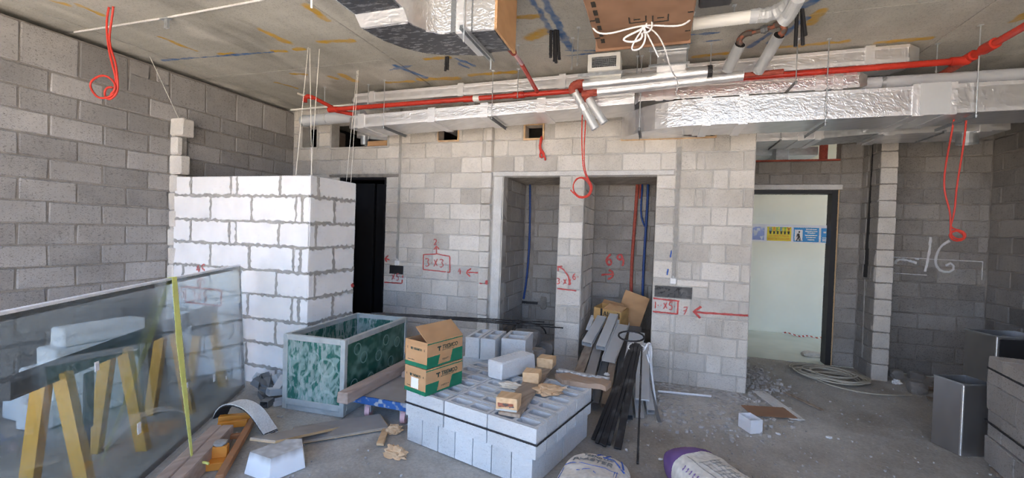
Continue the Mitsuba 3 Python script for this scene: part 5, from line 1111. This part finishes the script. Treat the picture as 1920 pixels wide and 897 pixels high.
for nm, a, b, w_, h_, kind, bs, lab in [
    ('metal_channel', (-.56, 5.35, .62), (-.655, 4.78, .42), .11, .05, 'box', 'm_alum', 'hollow grey metal channel at the left of the pile before the right niche'),
    ('metal_channel', (-.42, 5.35, .66), (-.50, 4.75, .405), .10, .05, 'box', 'm_alum', 'hollow grey metal channel at the middle of the pile before the right niche'),
    ('metal_channel', (-.30, 5.25, .60), (-.40, 4.60, .325), .14, .045, 'chan', 'm_alum', 'wide grey metal tray with screw holes on the pile before the right niche'),
    ('metal_channel', (-.14, 5.20, .52), (-.17, 4.72, .27), .17, .03, 'flat', 'm_alum', 'flat grey plate under the cable ring before the right niche'),
    ('metal_strip', (-.70, 5.6, .60), (-.72, 5.30, .48), .05, .02, 'flat', 'm_plastic_white', 'short pale metal strip leaning on the pier inside the right niche'),
    ('metal_channel', (-.64, 5.2, .44), (-.695, 4.1, .10), .095, .03, 'flat', 'm_wood_grey', 'greenish brown flat plank sliding down the left of the pile'),
    ('metal_channel', (-.54, 5.2, .45), (-.575, 4.05, .08), .10, .03, 'flat', 'm_ply_dust', 'dusty grey board sliding down beside the greenish plank'),
    ('metal_channel', (-.435, 5.1, .38), (-.465, 4.1, .07), .08, .04, 'chan', 'm_alum_dark', 'dark metal channel sliding down the middle of the pile'),
    ('metal_channel', (-.36, 5.0, .36), (-.37, 4.05, .06), .07, .04, 'box', 'm_wood_grey', 'brownish bar sliding down the middle of the pile'),
    ('metal_channel', (-.28, 5.0, .34), (-.275, 4.05, .05), .06, .04, 'chan', 'm_alum_dark', 'narrow dark channel behind the black bars'),
    ('metal_channel', (-.07, 5.0, .46), (-.045, 4.25, .10), .13, .02, 'flat', 'm_alum', 'large grey plate leaning against the right pier behind the black bars'),
    ('metal_channel', (-.03, 4.7, .15), (.035, 4.2, .005), .07, .05, 'box', 'm_alum', 'grey metal channel ending on the floor by the right pier'),
    ('metal_channel', (-.12, 4.6, .14), (-.055, 4.08, .005), .08, .05, 'chan', 'm_alum', 'grey metal channel ending on the floor behind the thin black bar'),
    ('metal_channel', (-.22, 4.6, .16), (-.16, 4.0, .005), .09, .05, 'box', 'm_alum_dark', 'dark box channel ending on the floor beside the black bars'),
    ('metal_strip', (.00, 4.95, .47), (.065, 4.45, .05), .02, .015, 'flat', 'm_plastic_white', 'white plastic strip curving down the right pier'),
    ('metal_strip', (.03, 4.5, .12), (.11, 4.05, .005), .03, .01, 'flat', 'm_alum_dark', 'dark metal strip on the gravel by the right pier'),
    ('metal_channel', (-.62, 5.7, .30), (-.55, 4.9, .12), .3, .14, 'flat', 'm_alum_dark', 'dark metal scrap under the pile in the right niche'),
    ('metal_channel', (-.25, 5.7, .42), (-.25, 4.9, .16), .3, .10, 'flat', 'm_alum_dark', 'dark metal scrap under the carton in the right niche'),
]:
    L_ = ln(a, b)
    m = boxtube(L_, w_, h_) if kind == 'box' else channel(L_, w_, h_) if kind == 'chan' else box(-w_ / 2, w_ / 2, 0, L_, 0, h_, .003)
    lean(nm, a, b, m, bs, lab, 'metal profile' if nm == 'metal_channel' else 'strip')
crumple(.03, .025, .02, 31, 'm_white', 'white_lump', 'small white plaster lump on the pile before the right niche', 'rubble', -.40, 4.45, .235)
t = thing('black_bars', 'bundle of black metal bars tied with white string leaning before the right niche', 'steel bar')
for i, (a, b) in enumerate([((-.165, 4.42, .56), (-.40, 3.50, .0)), ((-.15, 4.44, .575), (-.365, 3.45, .0)), ((-.13, 4.45, .58), (-.33, 3.44, .0)), ((-.155, 4.40, .56), (-.305, 3.42, .0)), ((-.115, 4.44, .58), (-.275, 3.46, .0)), ((-.10, 4.45, .575), (-.215, 3.42, .0)), ((-.09, 4.43, .57), (-.19, 3.42, .0)), ((-.07, 4.40, .56), (-.05, 3.25, .0)), ((-.12, 4.40, .58), (-.18, 3.85, .21))]):
    L_ = ln(a, b); w_ = .016 if i == 7 else .030
    aa, bb = np.array(a), np.array(b); ey = (aa - bb) / L_; ex = np.cross(ey, [0, -.3, 1]); ex /= np.linalg.norm(ex); ez = np.cross(ex, ey)
    Mx = np.eye(4); Mx[:3, 0], Mx[:3, 1], Mx[:3, 2], Mx[:3, 3] = ex, ey, ez, b
    part(t, 'bar', xf(box(-w_ / 2, w_ / 2, 0, L_, 0, .022, .003), Mx), 'm_black_metal')
part(t, 'tie', tube(spline([(-.19, 4.36, .55), (-.13, 4.38, .53), (-.07, 4.38, .53), (-.04, 4.40, .55), (-.10, 4.46, .58), (-.17, 4.44, .585)], 24, True), .006, 6, True), 'm_white', label='white string tie')
solo('cable_ring', tube(spline([(-.18 + .125 * math.cos(a), 4.58 + .10 * math.sin(a), .625 + .028 * math.sin(a)) for a in np.arange(14) * 2 * math.pi / 14], 50, True), .009, 8, True), 'm_black', 'ring of black cable lying on the top of the black bars', 'cable', smooth=True)
solo('white_cable', cat(tube(spline([(-.04, 4.42, .55), (.0, 4.5, .59), (.02, 4.55, .50), (.01, 4.5, .40), (-.02, 4.5, .48)], 20), .011, 8), tube(spline([(-.01, 4.55, .50), (.02, 4.52, .35), (.05, 4.45, .2), (.08, 4.42, .02)], 16), .009, 8)), 'm_plastic_white', 'white cable looped at the right end of the black bar bundle', 'cable', smooth=True)

# rubble in the left niche
for i, (x, y, z, rx, ry, rz, m, lab) in enumerate([(-1.46, 5.25, .32, .20, .16, .13, 'm_rubble', 'big pale broken concrete lump topping the rubble in the left niche'), (-1.30, 5.02, .17, .15, .13, .12, 'm_rubble', 'brown block-shaped lump at the front of the left niche'), (-1.22, 5.35, .20, .12, .12, .10, 'm_rubble', 'dark lump at the right of the left niche'), (-1.60, 5.35, .12, .15, .15, .14, 'm_rubble', 'lump at the left of the left niche'), (-1.40, 5.5, .10, .25, .2, .13, 'm_rubble', 'lump at the back of the left niche'), (-1.20, 5.65, .12, .11, .15, .14, 'm_rubble', 'lump in the back right corner of the left niche'), (-1.45, 5.05, .08, .14, .10, .10, 'm_rubble', 'low lump at the foot of the left niche')]):
    v, f = rough_stone(rx, ry, rz, 11 + i, 2, .25)
    solo('rubble_lump', (v + [x, y, z], f), m, lab, 'rubble', tone=(rng.random(), 0))
solo('niche_cable', tube(spline([(-1.62, 5.1, .36), (-1.58, 5.12, .50), (-1.45, 5.3, .50), (-1.33, 5.3, .48), (-1.25, 5.35, .38)], 30), .010, 6), 'm_black', 'black cable lying over the rubble in the left niche', 'cable', smooth=True)

# ------------------------------------------------------------------ sacks in the foreground
def sack(label, x, y, rz, L_, W_, H_, seed, cap, lines):
    n, m = 44, 30
    t = thing('sack', label, 'sack')
    V, F = [], []
    for i in range(n + 1):
        s = i / n * 2 - 1
        e = (1 - abs(s) ** 5.0) ** .5
        for k in range(m):
            a = 2 * math.pi * k / m
            cx, cz = math.cos(a), math.sin(a)
            px_ = math.copysign(abs(cx) ** .75, cx) * W_ / 2 * (.35 + .65 * e) * (1 - .1 * max(0, s) ** 2)
            pz_ = math.copysign(abs(cz) ** .8, cz) * H_ / 2 * (.10 + .90 * e)
            V.append((px_, s * L_ / 2, pz_))
    V = np.array(V)
    nz = meshkit.fbm(V * 9 + seed, 3, seed) - .5; cr = np.abs(meshkit.noise(V * np.array([22, 9, 16]) + seed, seed) - .5)
    V[:, 2] += nz * .035 + cr * .015; V[:, 0] += nz * .02
    V[:, 2] = np.where(V[:, 2] < -H_ * .42, -H_ * .42, V[:, 2]) + H_ * .42
    for i in range(n):
        for k in range(m):
            q = i * m; F += [[q + k, q + (k + 1) % m, q + m + (k + 1) % m], [q + k, q + m + (k + 1) % m, q + m + k]]
    F = np.array(F); V = np.vstack([V, V[:m].mean(0), V[-m:].mean(0)])
    e0 = [[len(V) - 2, (k + 1) % m, k] for k in range(m)]; e1 = [[len(V) - 1, n * m + k, n * m + (k + 1) % m] for k in range(m)]
    A = np.vstack([F, e0, e1]); Mx = np.eye(4); Mx[:3, :3] = rot(rz); Mx[:3, 3] = (x, y, 0)
    ymid = V[A, 1].mean(1)
    isc = ymid > L_ / 2 * cap
    def sub(sel):
        u, inv = np.unique(A[sel], return_inverse=True); return xf((V[u], inv.reshape(-1, 3)), Mx)
    part(t, 'body', sub(~isc), 'm_bag', smooth=True)
    return t, V, Mx, sub(isc), n, m
def on_sack(V, n, m, pts):
    """Drapes points (local x, y) onto the sack's top."""
    from scipy.interpolate import griddata
    top = V[:-2][V[:-2, 2] > .05]
    z = griddata(top[:, :2], top[:, 2], np.array(pts)[:, :2], method='nearest')
    return z
def sack_text(t, V, Mx, text, h, x, y, rz_, bs):
    m = meshkit.text_mesh(text, h, .002, True)
    for _ in range(2): m = m.subdivide()
    v = np.array(m.vertices); a = math.radians(rz_)
    q = np.stack([x + v[:, 0] * math.cos(a) - v[:, 1] * math.sin(a), y + v[:, 0] * math.sin(a) + v[:, 1] * math.cos(a)], 1)
    z = on_sack(V, 0, 0, q) + .003 + v[:, 2]
    part(t, 'lettering', xf((np.column_stack([q, z]), np.array(m.faces)), Mx), bs, label='printed lettering')
def sack_lines(t, V, Mx, lines, bs, r=.0025, label='printed lines'):
    ms = []
    for l in lines:
        P_ = np.array(l, float); Q = np.vstack([np.linspace(P_[i], P_[i + 1], 14) for i in range(len(P_) - 1)])
        ms.append(tube(np.column_stack([Q, on_sack(V, 0, 0, Q) + .001]), r, 4))
    part(t, 'printing', xf(cat(*ms), Mx), bs, label=label, kind='stuff')
t, V, Mx, capm, n, m = sack('pale plaster sack with grey lettering in the foreground by the middle block stack', -.30, 2.58, -4, .80, .44, .235, 3, .84, [])
part(t, 'folded_end', capm, 'm_plastic_white', smooth=True, label='white and blue folded end')
sack_text(t, V, Mx, 'PLASTER', .042, -.16, .185, -3, 'm_alum_dark')
sack_text(t, V, Mx, 'TREND LLC', .026, -.10, .25, -3, 'm_alum_dark')
sack_lines(t, V, Mx, [[(-.19, .13), (.14, .12)], [(-.19, .10), (-.19, -.2)], [(.12, .13), (.12, -.3)], [(.135, .13), (.135, -.3)], [(-.10, .05), (-.02, .08), (.02, .03)]], 'm_ink_blue', .002)
sack_lines(t, V, Mx, [[(-.02, .30), (.01, .385)], [(.04, .30), (.06, .38)], [(.16, .22), (.13, .34)], [(.17, .17), (.10, .27), (.02, .29)]], 'm_ink_blue', .006, 'blue printed stripes')
t, V, Mx, capm, n, m = sack('pale sack with a purple end in the foreground right of the black bars', .485, 2.86, 34, 1.0, .40, .25, 8, .60, [])
part(t, 'folded_end', capm, 'm_bag_purple', smooth=True, label='purple end')
sack_lines(t, V, Mx, [[(-.09, .27), (-.09, -.4)], [(.11, .27), (.11, -.4)]] + [[(-.07 + .02 * (i % 3), .18 - .04 * i), (.09 - .02 * (i % 2), .18 - .04 * i)] for i in range(12)] + [[(-.05 + .03 * i, .18), (-.05 + .03 * i, -.2)] for i in range(5)], 'm_alum_dark', .0017)
sack_lines(t, V, Mx, [[(-.175, .20 - .03 * i), (-.15, .205 - .03 * i)] for i in range(7)], 'm_bag_purple', .004)
solo('empty_sack', at(rough_stone(.16, .11, .05, 17, 2, .3), .02, 2.83, .03, 20), 'm_bag_purple', 'crumpled purple sack end between the two foreground sacks', 'sack')

# ------------------------------------------------------------------ right side of the floor
t = thing('box_profile', 'short open-topped pale metal box section standing on the floor before the right pier', 'metal offcut')
part(t, 'body', at(cat(box(0, .004, 0, .155, 0, .115), box(.11, .114, 0, .155, 0, .115), box(0, .114, 0, .004, 0, .115), box(0, .114, .151, .155, 0, .115), box(0, .114, 0, .155, 0, .01)), .84, 4.12, .002, 27), 'm_plastic_white')
solo('rusty_sheet', at(cbox(.40, .24, .006, .001, .002), 1.10, 4.68, .016, 14), 'm_card_dark', 'rusty brown sheet on the floor behind the pale box section', 'metal sheet')
solo('white_board', at(cbox(.14, .72, .008, .002, .001), 1.23, 4.95, .006, 14), 'm_lintel', 'long white board on the floor under the rusty brown sheet', 'board')
solo('wood_strip', at(cbox(.035, .50, .012, .002, .003), 1.51, 5.18, .003, 28), 'm_wood_grey', 'thin brown wood strip on the floor in front of the corridor doorway', 'wood strip')
solo('white_rod', pipe((.10, 4.78, .035), (.62, 4.86, .03), .012, 8), 'm_plastic_white', 'pale rod on the gravel at the foot of the right pier', 'rod', smooth=40)
t = thing('cable_coil', 'tangled coil of cream cable on the floor at the corridor doorway', 'cable')
for i in range(13):
    a0 = rng.uniform(0, 6.28); rx, ry = rng.uniform(.20, .40), rng.uniform(.16, .33); cx, cy, th_ = 2.14 + rng.uniform(-.07, .05), 6.24 + rng.uniform(-.07, .07), rng.uniform(-.4, .3)
    pts = [(cx + rx * math.cos(a) * math.cos(th_) - ry * math.sin(a) * math.sin(th_) + rng.uniform(-.015, .015), cy + rx * math.cos(a) * math.sin(th_) + ry * math.sin(a) * math.cos(th_) + rng.uniform(-.015, .015), .014 + .004 * i + rng.uniform(0, .012)) for a in a0 + np.arange(9) * 2 * math.pi / 9]
    part(t, 'loop', tube(spline(pts, 40, True), .0085, 6, True), 'm_cable_cream', smooth=True)
part(t, 'tail', tube(spline([(1.90, 6.0, .02), (2.0, 5.85, .012), (2.25, 5.72, .012), (2.5, 5.75, .012), (2.74, 5.85, .012)], 30), .0085, 6), 'm_cable_cream', smooth=True)
part(t, 'tail', tube(spline([(1.80, 6.35, .02), (1.78, 6.60, .012), (1.92, 6.72, .012), (2.15, 6.62, .012)], 24), .0085, 6), 'm_cable_cream', smooth=True)
def steel_box(name, x, y, rz, w, d, h, label, wrapped):
    t = thing(name, label, 'metal box')
    e = .006
    def S(m): return at(m, x, y, .003, rz)
    sh = part(t, 'shell', S(cat(box(0, w, 0, e, 0, h), box(0, w, d - e, d, 0, h), box(0, e, 0, d, 0, h), box(w - e, w, 0, d, 0, h), box(0, w, 0, d, 0, e))), 'm_steel')
    part(sh, 'rim', S(cat(box(-.003, w + .003, -.003, .006, h - .012, h), box(-.003, w + .003, d - .006, d + .003, h - .012, h), box(-.003, .006, 0, d, h - .012, h), box(w - .006, w + .003, 0, d, h - .012, h))), 'm_galv', label='bright rim')
    part(sh, 'corner_highlight', S(box(-.003, .012, -.004, .012, 0, h - .012, .003)), 'm_foil_tape', label='pale strip painting the corner highlight')  # pale strip stands in for the glint along the corner
    if wrapped: part(sh, 'film', S(box(.02, w + .004, -.006, -.001, .0, h - .03)), 'm_black', label='black plastic film')
steel_box('steel_bin', 2.355, 4.335, 20, .27, .23, .57, 'open brushed steel box standing on the floor before the right block stack', False)
steel_box('steel_bin', 2.99, 5.10, 14, .45, .30, .85, 'taller steel box partly wrapped in black film behind the right block stack', True)
QX, QY, QR = 2.445, 4.245, -9.5
def Qp(m, lx, ly, lz=0, lr=0): return place(m, QX, QY, 0, QR, lx, ly, lz, lr)
for k, zz in enumerate((.03, .232, .434, .636)):
    for r in range(3):
        for c in range(3):
            if r > 0 and k < 3 and c > 0: continue
            o = .0 if k % 2 == 0 else -.20
            Lb = .398 if (c or k % 2 == 0) else .198
            y0 = -(c * .402 + (o if c else 0)) - Lb if c else -Lb
            hole = k == 0 and c == 0 and r == 0
            solo('stacked_block', Qp(box(0, .40, 0, Lb, 0, .198, .005, .003), r * .405 + (.012 if k == 1 else 0), y0, zz), 'm_block_far',
                 'grey block, %s layer, %s, %s row of the right stack' % (('bottom', 'second', 'third', 'top')[k], ('far end', 'middle', 'near end')[c], ('left', 'middle', 'right')[r]), 'concrete block', 'blocks of the right stack', tone=(rng.uniform(.4, 1.0), rng.random()))
solo('stack_pallet', Qp(cat(*[box(0, 1.2, -1.15 + i * .19, -1.05 + i * .19, .0, .028) for i in range(6)]), 0, 0), 'm_wood_grey', 'wooden pallet boards under the right block stack', 'pallet', kind=None)
for zz, lab in ((.735, 'upper'), (.335, 'lower')):
    solo('packing_strap', Qp(cat(box(-.004, -.001, -1.2, 0.002, zz, zz + .014), box(-.004, 1.2, .001, .004, zz, zz + .014)), 0, 0), 'm_black', '%s black packing strap round the right block stack' % lab, 'strap')
for i, (x, y, rx, ry, rz, lab) in enumerate([(2.86, 6.0, .10, .09, .09, 'squarish dark stone on the floor left of the steel boxes'), (3.10, 5.95, .10, .09, .07, 'brown stone on the floor behind the open steel box'), (2.92, 6.6, .09, .07, .07, 'grey stone by the foot of the stub wall'), (3.3, 6.4, .12, .07, .05, 'flat dark stone under the chalked wall'), (3.15, 6.65, .10, .06, .06, 'rounded stone against the far right wall'), (1.08, 5.6, .05, .04, .04, 'small pale stone behind the corner of the right pier')]):
    solo('stone', at(rough_stone(rx, ry, rz, 41 + i, 2), x, y, rz * .6), 'm_rubble', lab, 'stone', tone=(.2, 0))
for x, y, l, rz, lab in [(3.35, 6.25, .7, 10, 'brown board against the far right wall'), (3.1, 5.75, .5, -12, 'thin brown board on the floor before the tall steel box')]:
    solo('floor_board', at(cbox(l, .10, .02, .003, .004), x, y, .004, rz), 'm_wood_grey', lab, 'board')
crumple(.05, .04, .04, 51, 'm_white', 'white_lump', 'white lump on the floor by the stub wall', 'rubble', 2.80, 6.30, 0)
# warning tape on the corridor floor
tp = spline([(2.22, 8.76, .012), (2.34, 8.66, .03), (2.44, 8.62, .012), (2.58, 8.68, .02), (2.72, 8.62, .012), (2.78, 8.60, .03)], 19)
t = thing('warning_tape', 'red and white warning tape lying on the corridor floor', 'tape')
for i in range(18): part(t, 'band', hexa([tp[i] + [0, -.025, 0], tp[i] + [0, .025, .012], tp[i] + [0, .025, .014], tp[i] + [0, -.025, .002]], [tp[i + 1] + [0, -.025, 0], tp[i + 1] + [0, .025, .012], tp[i + 1] + [0, .025, .014], tp[i + 1] + [0, -.025, .002]]), 'm_red' if i % 2 else 'm_white')
solo('corridor_debris', at(rough_stone(.16, .10, .05, 63, 2), 2.22, 7.25, .03), 'm_bag', 'pale plaster heap on the corridor floor by the door frame', 'rubble')

# ------------------------------------------------------------------ safety banner across the doorway
t = thing('safety_banner', 'long printed safety banner stretched across the corridor doorway', 'banner')
by, z0, z1 = 6.99, 1.632, 1.878
sheet = part(t, 'sheet', box(.995, 2.305, by, by + .003, z0, z1), 'm_plastic_white')
BM = np.array([[.83, 0, 0, 1.527 - .83 * 1.325], [0, 1, 0, 0], [0, 0, .93, .12], [0, 0, 0, 1]])
def bpart(par, nm, m, bs, **kw): return part(par, nm, xf(m, BM), bs, **kw)
bpart(sheet, 'print', box(.995, 1.285, by - .0012, by, z0 + .015, z1 - .03), 'm_sign_pale', label='pale blue printed panel')
bpart(sheet, 'print', box(1.325, 1.685, by - .0012, by, z0 + .008, z1 - .025), 'm_sign_yellow', label='yellow panel')
bpart(sheet, 'print', box(1.72, 2.085, by - .0012, by, z0 + .008, z1 - .028), 'm_sign_blue', label='blue panel')
bpart(sheet, 'print', box(2.115, 2.255, by - .0012, by, z0 + .008, z1 - .028), 'm_sign_blue', label='blue panel')
for i, ch in enumerate('SAFETY'):
    bpart(sheet, 'letter', lettering(ch, .055, (1.35 + i * .054, by - .0015, 1.79 + (.004 if i % 2 else 0)), (1, 0, 0), (0, 0, 1)), ['m_sign_blue', 'm_sign_orange', 'm_sign_green', 'm_sign_blue', 'm_sign_green', 'm_paint_red'][i], label='coloured letter')
bpart(sheet, 'pictograms', cat(*[at(box(-.012, .012, -.001, 0, 0, .035), 1.375 + i * .054, by - .0012, 1.745) for i in range(6)], *[at(box(-.018, .018, -.001, 0, 0, .012), 1.375 + i * .054, by - .0012, 1.775) for i in range(6)]), 'm_black', label='black figures', kind='stuff')
bpart(sheet, 'small_print', cat(lettering('ALL SAFETY RULES', .024, (1.345, by - .0015, 1.705), (1, 0, 0), (0, 0, 1)), lettering('MUST BE FOLLOWED', .024, (1.34, by - .0015, 1.66), (1, 0, 0), (0, 0, 1))), 'm_sign_orange', label='orange lettering')
bpart(sheet, 'pictogram_panel', box(1.735, 1.85, by - .002, by - .001, z0 + .02, z1 - .06), 'm_white')
def seg(a, b, w): return hexa([(a[0] - w, by - .004, a[1]), (a[0] + w, by - .004, a[1]), (a[0] + w, by - .002, a[1]), (a[0] - w, by - .002, a[1])], [(b[0] - w, by - .004, b[1]), (b[0] + w, by - .004, b[1]), (b[0] + w, by - .002, b[1]), (b[0] - w, by - .002, b[1])])
bpart(sheet, 'pictogram', cat(seg((1.79, 1.76), (1.795, 1.70), .016), seg((1.785, 1.70), (1.765, 1.65), .008), seg((1.795, 1.70), (1.81, 1.65), .008), seg((1.80, 1.75), (1.83, 1.65), .004), seg((1.775, 1.755), (1.765, 1.71), .005), at(pipe((0, -.001, 0), (0, .001, 0), .013, 12), 1.80, by - .003, 1.785)), 'm_black', label='black walking figure')
bpart(sheet, 'small_print', cat(*[box(1.885 + o, 2.06 - o, by - .0022, by - .0012, z, z + .014) for o, z in ((.01, 1.82), (.0, 1.79), (.03, 1.765), (.0, 1.73), (.02, 1.70), (.04, 1.665))], *[box(2.13, 2.24, by - .0022, by - .0012, z, z + .012) for z in (1.70, 1.675, 1.655)], box(2.145, 2.185, by - .0022, by - .0012, 1.775, 1.80), box(2.225, 2.24, by - .0022, by - .0012, 1.76, 1.80), box(2.225, 2.26, by - .0022, by - .0012, 1.76, 1.772)), 'm_white', label='white lines of small print', kind='stuff')
solo('banner_string', pipe((1.0, 6.99, 2.02), (1.20, 6.99, 1.87), .0025, 6), 'm_ink', 'thin dark string holding the safety banner', 'string')

# ------------------------------------------------------------------ gravel and grit
def scatter(name, label, n, fn, smin, smax, bsdf, seed, zlift=.25):
    r = np.random.RandomState(seed)
    base_v, base_f = trimesh.creation.icosphere(subdivisions=0).vertices, trimesh.creation.icosphere(subdivisions=0).faces
    oct_ = trimesh.creation.box((1, 1, 1)); V, F, k = [], [], 0
    bv, bf = np.array(oct_.vertices) * 1.3, np.array(oct_.faces)
    for i in range(n):
        x, y = fn(r)
        s = smin + (smax - smin) * r.rand() ** 3
        v = bv * (0.7 + .6 * r.rand(8, 1)) * np.array([s, s * r.uniform(.6, 1), s * r.uniform(.4, .8)])
        a = r.rand() * 6.28; c, q = math.cos(a), math.sin(a)
        v = v @ np.array([[c, -q, 0], [q, c, 0], [0, 0, 1]]).T + np.array([x, y, s * zlift])
        V.append(v); F.append(bf + k); k += 8
    return solo(name, (np.vstack(V), np.vstack(F)), bsdf, label, 'gravel', kind='stuff')
def heap(r):
    while True:
        x, y = r.normal(.42, .36), 5.15 - abs(r.normal(0, .45))
        if -.02 < x < 1.35 and 3.9 < y < 5.17: return x, y
scatter('gravel', 'loose gravel and concrete crumbs heaped at the foot of the right pier', 2600, heap, .006, .026, 'm_gravel', 5)
scatter('gravel', 'coarser pale gravel stones among the rubble at the foot of the right pier', 300, heap, .014, .030, 'm_gravel', 8, .2)
def heap2(r):
    while True:
        x, y = r.normal(1.15, .18), r.normal(5.9, .35)
        if 1.0 < x < 1.7 and 5.2 < y < 6.8: return x, y
scatter('gravel', 'loose dark gravel behind the corner of the right pier', 500, heap2, .008, .03, 'm_gravel', 6)
def everywhere(r):
    while True:
        x, y = r.uniform(-3.2, 3.8), r.uniform(1.6, 6.7)
        if x < 1.0 and y > 5.1: continue
        if (-.3 < x < 1.2 or r.rand() < .45) and not (x < -1.5 and y > 4) and not (-1.85 < x < -.35 and 2.6 < y < 3.9): return x, y
scatter('grit', 'fine grit and small crumbs scattered over the concrete floor', 3200, everywhere, .003, .013, 'm_gravel', 7)
def bits(r):
    while True:
        x, y = r.uniform(-2.6, 3.4), r.uniform(2.1, 6.4)
        if not (-1.9 < x < -.3 and 2.6 < y < 3.95) and not (x < -1.9 and y > 3): return x, y
for i in range(26):
    x, y = bits(np.random.RandomState(100 + i))
    s = rng.uniform(.012, .035)
    solo('white_chip', at(rough_stone(s, s * .7, s * .35, i, 0), x, y, s * .15, rng.uniform(0, 180)), 'm_plastic_white', 'small white plaster chip lying on the concrete floor', 'chip', 'white chips on the floor')
